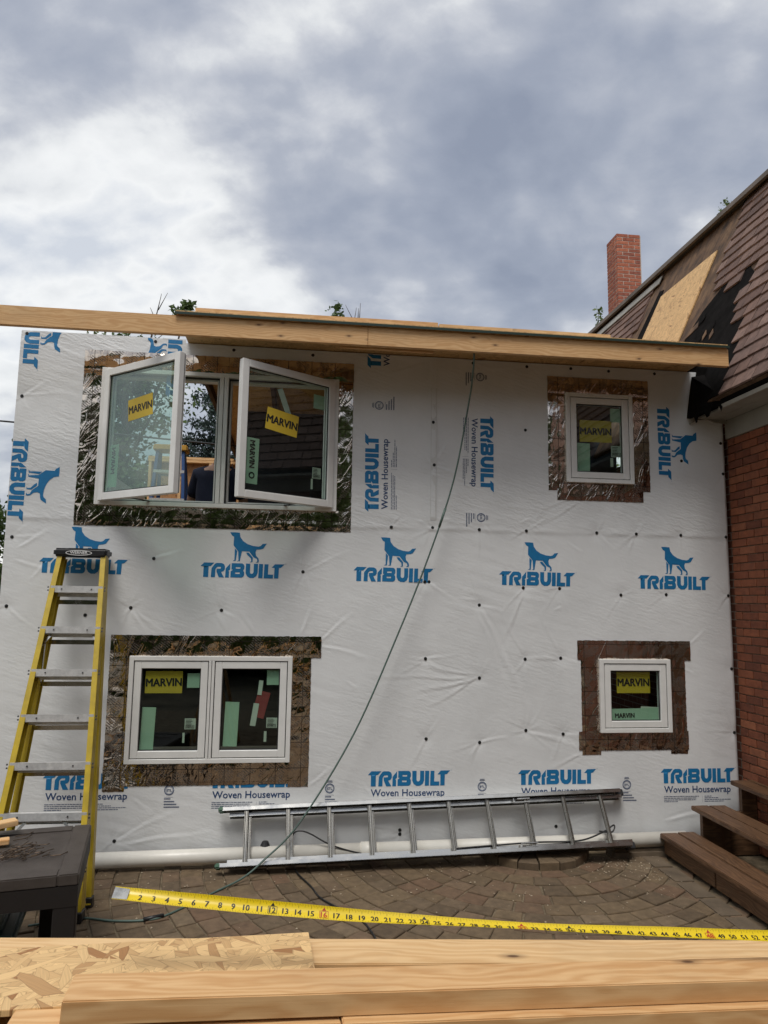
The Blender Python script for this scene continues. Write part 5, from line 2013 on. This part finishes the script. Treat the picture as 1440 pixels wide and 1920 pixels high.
# ================================================================== FOREGROUND LUMBER
def lumber(p0, p1, wd, t, mat, label, name='lumber_board'):
    """p0,p1: top front edge ends; board extends wd in +Y and t downward"""
    p0, p1 = Vector(p0), Vector(p1)
    d = (p1 - p0).normalized()
    upv = Vector((0, 0, 1))
    yv = upv.cross(d).normalized()
    zv = d.cross(yv).normalized()
    sh = yv * wd / 2 - zv * t / 2
    o = plank(name, p0 + sh, p1 + sh, wd, t, MT[mat], None, bevel=0.002)
    return tag(o, label, 'board', 'lumber in the foreground')


lumber((-1.45, -4.045, 1.221), (1.75, -4.175, 1.141), 0.112, 0.038, 'pine_pale', 'rearmost foreground board, running under the strand board strip')
oo = plank('strand_board_strip', (-1.55, -4.236, 1.2235), (0.060, -4.137, 1.2025), 0.235, 0.011, MT['osb'], None, bevel=0.0008)
tag(oo, 'strip of pale strand board lying across the foreground lumber', 'board')
lumber((-0.368, -4.350, 1.2560), (1.80, -4.222, 1.150), 0.092, 0.040, 'pine', 'topmost long foreground board with its cut end over the strand board')
lumber((-1.55, -4.270, 1.168), (0.30, -4.275, 1.160), 0.140, 0.038, 'pine_pale', 'pale knotty foreground board under the strand board at lower left')
lumber((-0.46, -4.352, 1.2140), (0.105, -4.332, 1.1870), 0.090, 0.040, 'pine', 'short foreground board with square end under the topmost board')
lumber((0.108, -4.345, 1.1925), (1.80, -4.245, 1.1095), 0.110, 0.038, 'pine', 'foreground board beneath the topmost board on the right')
lumber((-0.40, -4.372, 1.156), (1.80, -4.275, 1.068), 0.140, 0.038, 'pine', 'lowest foreground board at the bottom right edge')
# sawhorses that carry it (below the picture)
for x, lb in ((-1.0, 'wooden sawhorse under the left end of the foreground lumber'), (1.35, 'wooden sawhorse under the right end of the foreground lumber')):
    zt = 1.12 if x < 0 else 1.040
    SH = thing('sawhorse', (x, -4.2, 0.0), lb, 'sawhorse')
    plank('beam', (x, -4.75, zt - 0.045), (x, -3.75, zt - 0.045), 0.04, 0.089, MT['pine'], SH)
    for sy in (-4.62, -3.88):
        for sx in (-1, 1):
            plank('leg', (x + sx * 0.30, sy, 0.0), (x + sx * 0.035, sy, zt - 0.03), 0.089, 0.038, MT['pine'], SH, upv=(1, 0, 0))

# ================================================================== TAPE MEASURE
TM = thing('tape_measure', (1.35, -4.2, 1.2), 'yellow steel tape measure blade stretched above the foreground lumber', 'tape measure')
cpts = [(-0.327, -4.2, 1.3685), (0.0, -4.2, 1.328), (0.20, -4.2, 1.3045), (0.52, -4.2, 1.2745), (0.80, -4.2, 1.2540), (1.018, -4.2, 1.2385), (1.25, -4.2, 1.226), (1.55, -4.2, 1.214)]
tw_k = [(-0.327, 30), (-0.20, 42), (-0.08, 48), (0.1, 38), (0.25, 20), (0.38, 8), (0.5, 4), (0.62, 10), (0.8, 22), (1.02, 27), (1.6, 27)]
bp = smooth_path(cpts, 24)
sl = [0.0]
for a, b in zip(bp[:-1], bp[1:]):
    sl.append(sl[-1] + (b - a).length)


def blade(u, v):
    """u metres from the hook, v -0.5..0.5 across"""
    u = min(max(u, 0), sl[-1] - 1e-4)
    k = 0
    lo, hi = 0, len(sl) - 1
    while hi - lo > 1:
        m = (lo + hi) // 2
        if sl[m] <= u:
            lo = m
        else:
            hi = m
    t = (u - sl[lo]) / (sl[hi] - sl[lo])
    p = bp[lo].lerp(bp[hi], t)
    d = (bp[hi] - bp[lo]).normalized()
    ang = 25
    for (xa, aa), (xb, ab) in zip(tw_k[:-1], tw_k[1:]):
        if xa <= p.x <= xb:
            ang = aa + (ab - aa) * (p.x - xa) / (xb - xa)
    ang = R(ang)
    yv = Vector((0, math.cos(ang), math.sin(ang)))
    yv = (yv - d * yv.dot(d)).normalized()
    nv_ = d.cross(yv).normalized()
    wv_ = 0.027 * v
    return p + yv * wv_ + nv_ * (0.0045 * (4 * v * v) - 0.001), nv_


mb = MB()
nu, nv2 = 200, 8
vs = []
for i in range(nu + 1):
    for j in range(nv2 + 1):
        q, n_ = blade(sl[-1] * i / nu, j / nv2 - 0.5)
        vs.append(q)
mb.add(vs, [(i * (nv2 + 1) + j, (i + 1) * (nv2 + 1) + j, (i + 1) * (nv2 + 1) + j + 1, i * (nv2 + 1) + j + 1) for i in range(nu) for j in range(nv2)])
bl_o = mb.build('blade', MT['tapeyellow'], TM, smooth=True)
IN = 0.0254
ink, red = MB(), MB()


def bmark(mbx, u, v, lift=0.0004):
    q, n_ = blade(u, v)
    return q + n_ * lift


def bquad(mbx, ua, ub, va, vb):
    mbx.add([bmark(mbx, ua, va), bmark(mbx, ub, va), bmark(mbx, ub, vb), bmark(mbx, ua, vb)], [(0, 1, 2, 3)])


for i in range(1, 61):
    foot = i % 12 == 0
    stud_ = i % 16 == 0
    s = str(i)
    tv, tf, tw = text_mesh(s, 0.0)
    k = 0.0158
    wtx = tw * k
    cu_ = i * IN + 0.0002
    tgt = red if stud_ else ink
    # each figure stands left of its inch line, as on the blade
    u0_ = cu_ - wtx / 2 - (0.0 if foot else 0.0)
    for j_, sx_ in enumerate((-0.0005, 0.0, 0.0005)):
        tgt.add([bmark(tgt, u0_ + sx_ + x * k, -0.08 + (z_ - 0.36) * k / 0.027, 0.0004 + 0.0001 * j_) for x, z_ in tv], tf)
    if foot or stud_:
        for (ua, ub, va, vb) in ((-0.009, 0.009, 0.155, 0.185), (-0.009, 0.009, -0.36, -0.33), (-0.009, -0.0082, -0.36, 0.185), (0.0082, 0.009, -0.36, 0.185)):
            bquad(tgt, cu_ + ua, cu_ + ub, va, vb)
        tgt.add([bmark(tgt, cu_ - 0.004, 0.20), bmark(tgt, cu_ + 0.004, 0.20), bmark(tgt, cu_, 0.40)], [(0, 1, 2)])
for i in range(0, 61 * 16):
    u = i * IN / 16 + IN / 2
    if u > sl[-1] - 0.01 or u < 0.012:
        continue
    m = i % 16
    h_ = 0.62 if m == 8 else 0.22 if m == 0 else 0.16 if m % 4 == 0 else 0.11 if m % 2 == 0 else 0.07
    if m == 8:
        bquad(ink, u - 0.00025, u + 0.00025, 0.22, 0.5)
        bquad(ink, u - 0.00025, u + 0.00025, -0.5, -0.30)
    elif i % 2 == 0:
        bquad(ink, u - 0.0002, u + 0.0002, 0.5 - h_, 0.5)
        bquad(ink, u - 0.0002, u + 0.0002, -0.5, -0.5 + h_)
tag(ink.build('scale_print', MT['ink'], bl_o), kind='stuff')
tag(red.build('stud_mark_print', MT['inkred'], bl_o), kind='stuff')
mb = MB()
p0_, n0_ = blade(0.0, 0)
hk = []
for u, v in ((-0.001, -0.46), (0.028, -0.40), (0.028, 0.40), (-0.001, 0.46)):
    q, n_ = blade(max(u, 0), v)
    hk.append(q + n_ * 0.0008)
mb.add(hk, [(0, 1, 2, 3)])
qa, na = blade(0, -0.46)
qb, nb_ = blade(0, 0.46)
mb.add([qa, qb, qb - n0_ * 0.012 - Vector((0.001, 0, 0)), qa - n0_ * 0.012 - Vector((0.001, 0, 0))], [(0, 1, 2, 3)])
hko = mb.build('hook', MT['tapesteel'], TM)
for u, v in ((0.009, -0.1), (0.017, 0.12), (0.021, -0.14)):
    q, n_ = blade(u, v)
    MB().tube([q + n_ * 0.0005, q + n_ * 0.0022], 0.0022, 8).build('rivet', MT['gasket'], hko)
mb = MB().box(1.55, 1.625, -4.225, -4.175, 1.166, 1.236)
mb.build('case', MT['tapeyellow'], TM, bevel=0.012, seg=3)

# loose boards on the new roof
o = plank('roof_board', (-0.79, -0.46, 4.0425), (1.03, -0.465, 4.0425), 0.14, 0.048, MT['pine'], None)
tag(o, 'long loose board lying along the left of the new roof edge', 'board', 'boards on the new roof')
o = plank('roof_board', (1.04, -0.46, 4.0390), (2.42, -0.46, 4.0390), 0.14, 0.041, MT['pine_pale'], None)
tag(o, 'loose board lying on the new roof nearer the chimney', 'board', 'boards on the new roof')

# ================================================================== BLUE STEPLADDER upstairs
UF = 1.752
BL = thing('blue_ladder', (-1.27, 1.5, UF), 'blue stepladder with yellow top standing upstairs behind the open window', 'ladder')
for s in (-1, 1):
    p, q = Vector((-1.27 + s * 0.235, 1.30, UF)), Vector((-1.27 + s * 0.135, 1.52, 3.40))
    mb = MB()
    channel(mb, p, q, 0.07, 0.028, 0.006, s)
    mb.build('front_rail', MT['blue'], BL)
    p, q = Vector((-1.27 + s * 0.225, 2.15, UF)), Vector((-1.27 + s * 0.13, 1.60, 3.40))
    mb = MB()
    channel(mb, p, q, 0.045, 0.028, 0.006, s)
    mb.build('rear_rail', MT['blue'], BL)
for k in range(5):
    t = (0.28 + 0.29 * k) / 1.66
    l = Vector((-1.27 - 0.235 + 0.1 * t, 1.30 + 0.22 * t, UF + 1.648 * t))
    r_ = Vector((-1.27 + 0.235 - 0.1 * t, 1.30 + 0.22 * t, UF + 1.648 * t))
    MB().beam(l, r_, 0.078, 0.028).build('step', MT['alu_step'], BL)
    l2 = Vector((-1.27 - 0.225 + 0.095 * t, 2.15 - 0.55 * t, UF + 1.648 * t))
    r2 = Vector((-1.27 + 0.225 - 0.095 * t, 2.15 - 0.55 * t, UF + 1.648 * t))
    MB().beam(l2, r2, 0.02, 0.025).build('rear_bar', MT['alu'], BL)
MB().box(-1.27 - 0.165, -1.27 + 0.165, 1.46, 1.65, 3.395, 3.455).build('top_cap', MT['capyellow'], BL, bevel=0.01, seg=2)

# ================================================================== PERSON upstairs, back to the window, stooping
PS = thing('person', (-0.70, 0.50, UF), 'person in navy shirt stooping with back to the open upstairs window', 'person')


def skin_mesh(name, verts, edges, mat, parent, sub=2):
    og = origin(parent)
    me = bpy.data.meshes.new(name)
    me.from_pydata([tuple(Vector(v[:3]) - og) for v in verts], edges, [])
    o = link(name, me, parent)
    md = o.modifiers.new('skin', 'SKIN')
    md.use_smooth_shade = True
    for i, v in enumerate(verts):
        sv_ = me.skin_vertices[0].data[i]
        r = v[3]
        sv_.radius = r if isinstance(r, tuple) else (r, r)
        sv_.use_root = (i == 0)
    sb = o.modifiers.new('sub', 'SUBSURF')
    sb.levels = sub
    sb.render_levels = sub
    bpy.context.view_layer.update()
    dg = bpy.context.evaluated_depsgraph_get()
    me2 = bpy.data.meshes.new_from_object(o.evaluated_get(dg))
    o.modifiers.clear()
    o.data = me2
    me2.materials.clear()
    me2.materials.append(mat)
    me2.polygons.foreach_set('use_smooth', [True] * len(me2.polygons))
    return o


px0, py0 = -0.70, 0.50
Z = lambda z: UF + z
body = [
    (px0, py0, Z(0.84), (0.13, 0.10)), (px0, py0 + 0.03, Z(1.00), (0.125, 0.095)), (px0, py0 + 0.08, Z(1.15), (0.14, 0.10)), (px0, py0 + 0.13, Z(1.27), (0.13, 0.09)),
    (px0 + 0.005, py0 + 0.21, Z(1.335), 0.052), (px0 + 0.01, py0 + 0.27, Z(1.365), 0.06), (px0 + 0.01, py0 + 0.33, Z(1.39), (0.078, 0.092)), (px0 + 0.01, py0 + 0.40, Z(1.42), (0.07, 0.085)),
    # arms reach forward and down
    (px0 - 0.175, py0 + 0.13, Z(1.265), 0.058), (px0 - 0.235, py0 + 0.20, Z(1.00), 0.043), (px0 - 0.16, py0 + 0.40, Z(0.88), 0.031), (px0 - 0.13, py0 + 0.47, Z(0.86), 0.026),
    (px0 + 0.175, py0 + 0.13, Z(1.265), 0.058), (px0 + 0.235, py0 + 0.20, Z(1.00), 0.043), (px0 + 0.16, py0 + 0.40, Z(0.88), 0.031), (px0 + 0.13, py0 + 0.47, Z(0.86), 0.026),
    # legs
    (px0 - 0.09, py0 + 0.0, Z(0.76), 0.085), (px0 - 0.11, py0 + 0.06, Z(0.45), 0.058), (px0 - 0.11, py0 - 0.02, Z(0.08), 0.038), (px0 - 0.115, py0 + 0.15, Z(0.035), 0.034),
    (px0 + 0.09, py0 + 0.0, Z(0.76), 0.085), (px0 + 0.11, py0 + 0.06, Z(0.45), 0.058), (px0 + 0.11, py0 - 0.02, Z(0.08), 0.038), (px0 + 0.115, py0 + 0.15, Z(0.035), 0.034)]
edges = [(0, 1), (1, 2), (2, 3), (3, 4), (4, 5), (5, 6), (6, 7), (3, 8), (8, 9), (9, 10), (10, 11), (3, 12), (12, 13), (13, 14), (14, 15), (0, 16), (16, 17), (17, 18), (18, 19), (0, 20), (20, 21), (21, 22), (22, 23)]
hand = []
for s, wi in ((-1, 11), (1, 15)):
    wx, wy, wz, _r = body[wi]
    for f in range(5):
        b = len(body)
        off = (f - 1.5) * 0.017
        if f < 4:
            l = (0.068, 0.076, 0.071, 0.056)[f]
            body += [(wx - s * off * 0.4, wy + 0.055, wz + off, 0.0095), (wx - s * 0.012, wy + 0.055 + l * 0.6, wz + off - 0.012, 0.0085), (wx - s * 0.018, wy + 0.055 + l * 0.85, wz + off - 0.036, 0.0075)]
        else:
            body += [(wx - s * 0.028, wy + 0.015, wz + 0.018, 0.0105), (wx - s * 0.045, wy + 0.05, wz + 0.026, 0.009), (wx - s * 0.045, wy + 0.075, wz + 0.016, 0.008)]
        edges += [(wi, b), (b, b + 1), (b + 1, b + 2)]
skin_mesh('body', body, edges, MT['skin'], PS)
shirt = [(px0, py0 + 0.005, Z(0.86), (0.175, 0.135)), (px0, py0 + 0.03, Z(1.00), (0.185, 0.135)), (px0, py0 + 0.08, Z(1.15), (0.20, 0.14)), (px0, py0 + 0.13, Z(1.265), (0.165, 0.12)), (px0 + .003, py0 + 0.175, Z(1.315), (0.075, 0.07)),
         (px0 - 0.165, py0 + 0.13, Z(1.255), 0.078), (px0 - 0.215, py0 + 0.18, Z(1.05), 0.066), (px0 + 0.165, py0 + 0.13, Z(1.255), 0.078), (px0 + 0.215, py0 + 0.18, Z(1.05), 0.066)]
skin_mesh('shirt', shirt, [(0, 1), (1, 2), (2, 3), (3, 4), (3, 5), (5, 6), (3, 7), (7, 8)], MT['navy'], PS)
tr = [(px0, py0, Z(0.84), (0.165, 0.125)), (px0 - 0.09, py0, Z(0.74), 0.10), (px0 - 0.11, py0 + 0.06, Z(0.45), 0.075), (px0 - 0.11, py0 - 0.02, Z(0.09), 0.058), (px0 + 0.09, py0, Z(0.74), 0.10), (px0 + 0.11, py0 + 0.06, Z(0.45), 0.075), (px0 + 0.11, py0 - 0.02, Z(0.09), 0.058)]
skin_mesh('trousers', tr, [(0, 1), (1, 2), (2, 3), (0, 4), (4, 5), (5, 6)], MT['jeans'], PS)
hr = [(px0 + 0.01, py0 + 0.27, Z(1.385), (0.072, 0.06)), (px0 + 0.01, py0 + 0.325, Z(1.42), (0.086, 0.088)), (px0 + 0.01, py0 + 0.39, Z(1.455), (0.074, 0.085))]
skin_mesh('hair', hr, [(0, 1), (1, 2)], MT['hair'], PS)
for s in (-1, 1):
    bm = bmesh.new()
    bmesh.ops.create_uvsphere(bm, u_segments=10, v_segments=8, radius=1.0)
    for v in bm.verts:
        v.co = Vector((v.co.x * 0.012 + s * 0.088 + px0 + 0.01, v.co.y * 0.02 + py0 + 0.36, v.co.z * 0.032 + Z(1.385))) - ORIG[PS.name]
    me = bpy.data.meshes.new('ear')
    bm.to_mesh(me)
    bm.free()
    me.materials.append(MT['skin'])
    me.polygons.foreach_set('use_smooth', [True] * len(me.polygons))
    link('ear', me, PS)
# face: nose, eyes and mouth on the side turned away
mb = MB()
hx_, hy_, hz_ = px0 + 0.01, py0 + 0.455, Z(1.375)
mb.add([(hx_ - 0.015, hy_, hz_ - 0.02), (hx_ + 0.015, hy_, hz_ - 0.02), (hx_, hy_ + 0.028, hz_ - 0.018), (hx_, hy_, hz_ + 0.03)], [(0, 1, 2), (1, 3, 2), (3, 0, 2)])
mb.build('nose', MT['skin'], PS)
for s in (-1, 1):
    MB().tube([(hx_ + s * 0.032 - 0.010, hy_ - 0.004, hz_ + 0.022), (hx_ + s * 0.032 + 0.010, hy_ - 0.004, hz_ + 0.022)], 0.006, 8).build('eye', MT['hair'], PS)
MB().tube([(hx_ - 0.022, hy_ - 0.012, hz_ - 0.05), (hx_ + 0.022, hy_ - 0.012, hz_ - 0.05)], 0.005, 8).build('mouth', simple('lips', (0.32, 0.12, 0.10), 0.5), PS)
for s in (-1, 1):
    mb = MB()
    mb.box(px0 + s * 0.112 - 0.05, px0 + s * 0.112 + 0.05, py0 - 0.08, py0 + 0.20, UF, UF + 0.085)
    mb.build('boot', MT['rattan'], PS, bevel=0.03, seg=3)

# ================================================================== TREES
def leaf_mesh(name, clumps, per, size, mat, seed, spread, elong=1.8):
    rng = np.random.RandomState(seed)
    c = np.repeat(np.array([k[:3] for k in clumps]), per, 0)
    sp = np.repeat(np.array([k[3] if len(k) > 3 else spread for k in clumps]), per)
    n_ = len(c)
    p = c + rng.normal(0, 1, (n_, 3)) * sp[:, None] * np.array([1, 1, 0.75])
    a = rng.normal(0, 1, (n_, 3))
    a /= np.linalg.norm(a, axis=1)[:, None]
    b = np.cross(a, rng.normal(0, 1, (n_, 3)))
    b /= np.linalg.norm(b, axis=1)[:, None]
    s = size * rng.uniform(0.6, 1.3, n_)[:, None]
    nn = np.cross(a, b)
    v = np.stack([p - a * s * elong / 2, p + b * s * 0.5 + nn * s * 0.12, p + a * s * elong / 2, p - b * s * 0.5 + nn * s * 0.12], 1).reshape(-1, 3)
    me = bpy.data.meshes.new(name)
    me.vertices.add(len(v))
    me.vertices.foreach_set('co', v.ravel())
    me.loops.add(n_ * 4)
    me.loops.foreach_set('vertex_index', np.arange(n_ * 4, dtype=np.int32))
    me.polygons.add(n_)
    me.polygons.foreach_set('loop_start', np.arange(0, n_ * 4, 4, dtype=np.int32))
    me.update(calc_edges=True)
    me.materials.append(mat)
    return me


def broadleaf(x, y, h, rad, seed, label, mat='leaf', per=70, nb_=34, size=0.085, base=0.30, tips=(), spread=1.0):
    rng = random.Random(seed)
    T_ = thing('leafy_tree', (x, y, 0.0), label, 'tree', 'trees around the house')
    mb = MB()
    hub = Vector((x + rng.uniform(-.3, .3), y, h * 0.45))
    mb.tube(smooth_path([(x, y, -0.1), (x + rng.uniform(-.1, .1), y, h * 0.22), hub, (x + rng.uniform(-.2, .2), y, h * 0.80)], 5), [0.22 * (1 - 0.8 * i / 15) * h / 9 for i in range(16)], 8)
    cl = []
    for k in range(nb_):
        t = rng.uniform(base, 1.0)
        a = rng.uniform(0, 6.28)
        env = math.sin(min(1, (1.04 - t) / 0.62) * math.pi / 2) * rad
        rr_ = env * rng.uniform(0.55, 1.0)
        tip = Vector((x + math.cos(a) * rr_, y + math.sin(a) * rr_, t * h))
        st_ = Vector((x, y, max(0.2 * h, t * h * 0.72)))
        mb.tube(smooth_path([st_, st_.lerp(tip, 0.5) + Vector((0, 0, 0.12 * rr_)), tip], 4), [0.055 * (1 - 0.85 * i / 8) * h / 9 for i in range(9)], 5)
        for j in range(3):
            f = rng.uniform(0.55, 1.02)
            q = st_.lerp(tip, f) + Vector((rng.gauss(0, .2), rng.gauss(0, .2), rng.gauss(0, .15)))
            cl.append((q.x, q.y, q.z, rng.uniform(0.20, 0.42) * spread))
    for (tx, ty, tz, bare) in tips:
        base_p = Vector((x + (tx - x) * 0.4, y, h * 0.8))
        tp_ = Vector((tx, ty, tz))
        mb.tube(smooth_path([base_p, base_p.lerp(tp_, 0.55) + Vector((rng.uniform(-.15, .15), 0, 0)), tp_], 5), [0.05 * (1 - 0.88 * i / 10) for i in range(11)], 5)
        if bare:
            for j in range(4):
                b0 = base_p.lerp(tp_, 0.55 + 0.1 * j)
                b1 = b0 + Vector((rng.uniform(-.35, .35), 0, rng.uniform(0.25, 0.6)))
                mb.tube([b0, b1], [0.014, 0.005], 4)
        else:
            for j in range(3):
                q = base_p.lerp(tp_, 0.84 + 0.075 * j)
                cl.append((q.x + rng.gauss(0, .08), q.y, q.z, 0.13 - 0.025 * j))
    mb.build('trunk', MT['bark'], T_, smooth=True)
    og = ORIG[T_.name]
    me = leaf_mesh('crown', [(c[0] - og.x, c[1] - og.y, c[2], c[3]) for c in cl], per, size, MT[mat], seed, 0.3)
    link('crown', me, T_)
    return T_


def spruce(x, y, h, rad, seed, label):
    rng = random.Random(seed)
    T_ = thing('spruce_tree', (x, y, 0.0), label, 'tree', 'trees around the house')
    mb = MB()
    mb.tube([(x, y, -0.1), (x, y, h * 0.5), (x, y, h)], [0.20, 0.11, 0.015], 8)
    cl = []
    z = 0.5
    while z < h:
        f = 1 - z / h
        for k in range(int(7 + 7 * f)):
            a = rng.uniform(0, 6.28)
            l = rad * (f ** 0.85) * rng.uniform(0.75, 1.1) + 0.1
            d = Vector((math.cos(a), math.sin(a), 0))
            p0 = Vector((x, y, z))
            tip = p0 + d * l + Vector((0, 0, -0.18 * l + rng.uniform(-.05, .1)))
            mb.tube([p0, p0.lerp(tip, 0.5) + Vector((0, 0, -0.03)), tip], [0.022, 0.014, 0.005], 4)
            nstep = max(2, int(l / 0.26))
            for j in range(nstep):
                q = p0.lerp(tip, (j + 1) / nstep)
                cl.append((q.x - x + rng.gauss(0, .05), q.y - y + rng.gauss(0, .05), q.z, 0.10))
        z += 0.22 + 0.06 * f
    mb.build('trunk', MT['bark'], T_, smooth=True)
    me = leaf_mesh('crown', cl, 26, 0.05, MT['spruce'], seed, 0.1, 3.4)
    link('crown', me, T_)


spruce(-2.1, 13.5, 9.4, 2.3, 3, 'blue green spruce seen through the open upstairs window')
broadleaf(-4.2, 12.0, 8.3, 2.0, 21, 'leafy tree rising behind the fascia left of the open window', per=110, tips=((-2.95, 12.0, 9.30, False), (-3.55, 12, 9.55, True)))
broadleaf(-5.3, 13.5, 9.1, 1.5, 22, 'tree behind the top left corner of the wrapped wall', 'leaf2', per=100)
broadleaf(1.0, 15.0, 9.6, 2.2, 23, 'tree behind the roof with one green tip above the boards', per=40, tips=((0.98, 15.0, 10.85, False), (1.72, 15.0, 10.95, True), (1.60, 15.0, 10.8, True)))
broadleaf(9.4, 16.0, 10.3, 1.2, 24, 'light green tree beside the brick chimney', 'leaf2', per=14, nb_=40, tips=((9.75, 16.0, 11.7, False),))
broadleaf(14.2, 16.0, 14.2, 2.0, 25, 'tree whose thin tip shows above the mansard roof edge', 'leaf2', per=20, nb_=30, tips=((14.55, 16.0, 16.0, False), (14.75, 16.0, 15.9, False)))
broadleaf(-10.3, 14.0, 6.1, 2.6, 26, 'dark leafy tree past the left edge of the wrapped wall', per=170, nb_=60, size=0.12, base=0.12)
broadleaf(-8.2, 9.0, 2.6, 1.6, 27, 'low dark shrub beyond the left corner of the addition', per=80, nb_=30, size=0.12, base=0.1)
# tall trees of the yard behind the photographer: seen in the glass and foil, and they close off the low sky
for i, (x, y, h, r_) in enumerate(((-10.5, -15.5, 7.6, 3.7), (-5.0, -16.5, 8.4, 3.7), (0.6, -16.0, 7.4, 3.7), (6.4, -16.5, 8.2, 3.7))):
    broadleaf(x, y, h, r_, 31 + i, ('tall tree behind the viewer toward the left of the yard', 'tallest tree behind the viewer', 'tree straight behind the viewer', 'tall tree behind the viewer beside the brick house', 'tree far out on the left side of the yard')[i], per=60, nb_=70, size=0.38, base=0.06, spread=2.0)

# overhead wire at the left edge
wr = MB()
wr.tube(smooth_path([(-9.0, 3.2, 4.25), (-3.6, 3.0, 3.985), (-2.9, 3.0, 3.93), (-1.0, 3.3, 3.87), (0.5, 4.2, 3.98)], 6), 0.011, 6)
tag(wr.build('overhead_wire', MT['wire'], smooth=True), 'thin dark wire running in behind the left edge of the wall', 'wire')
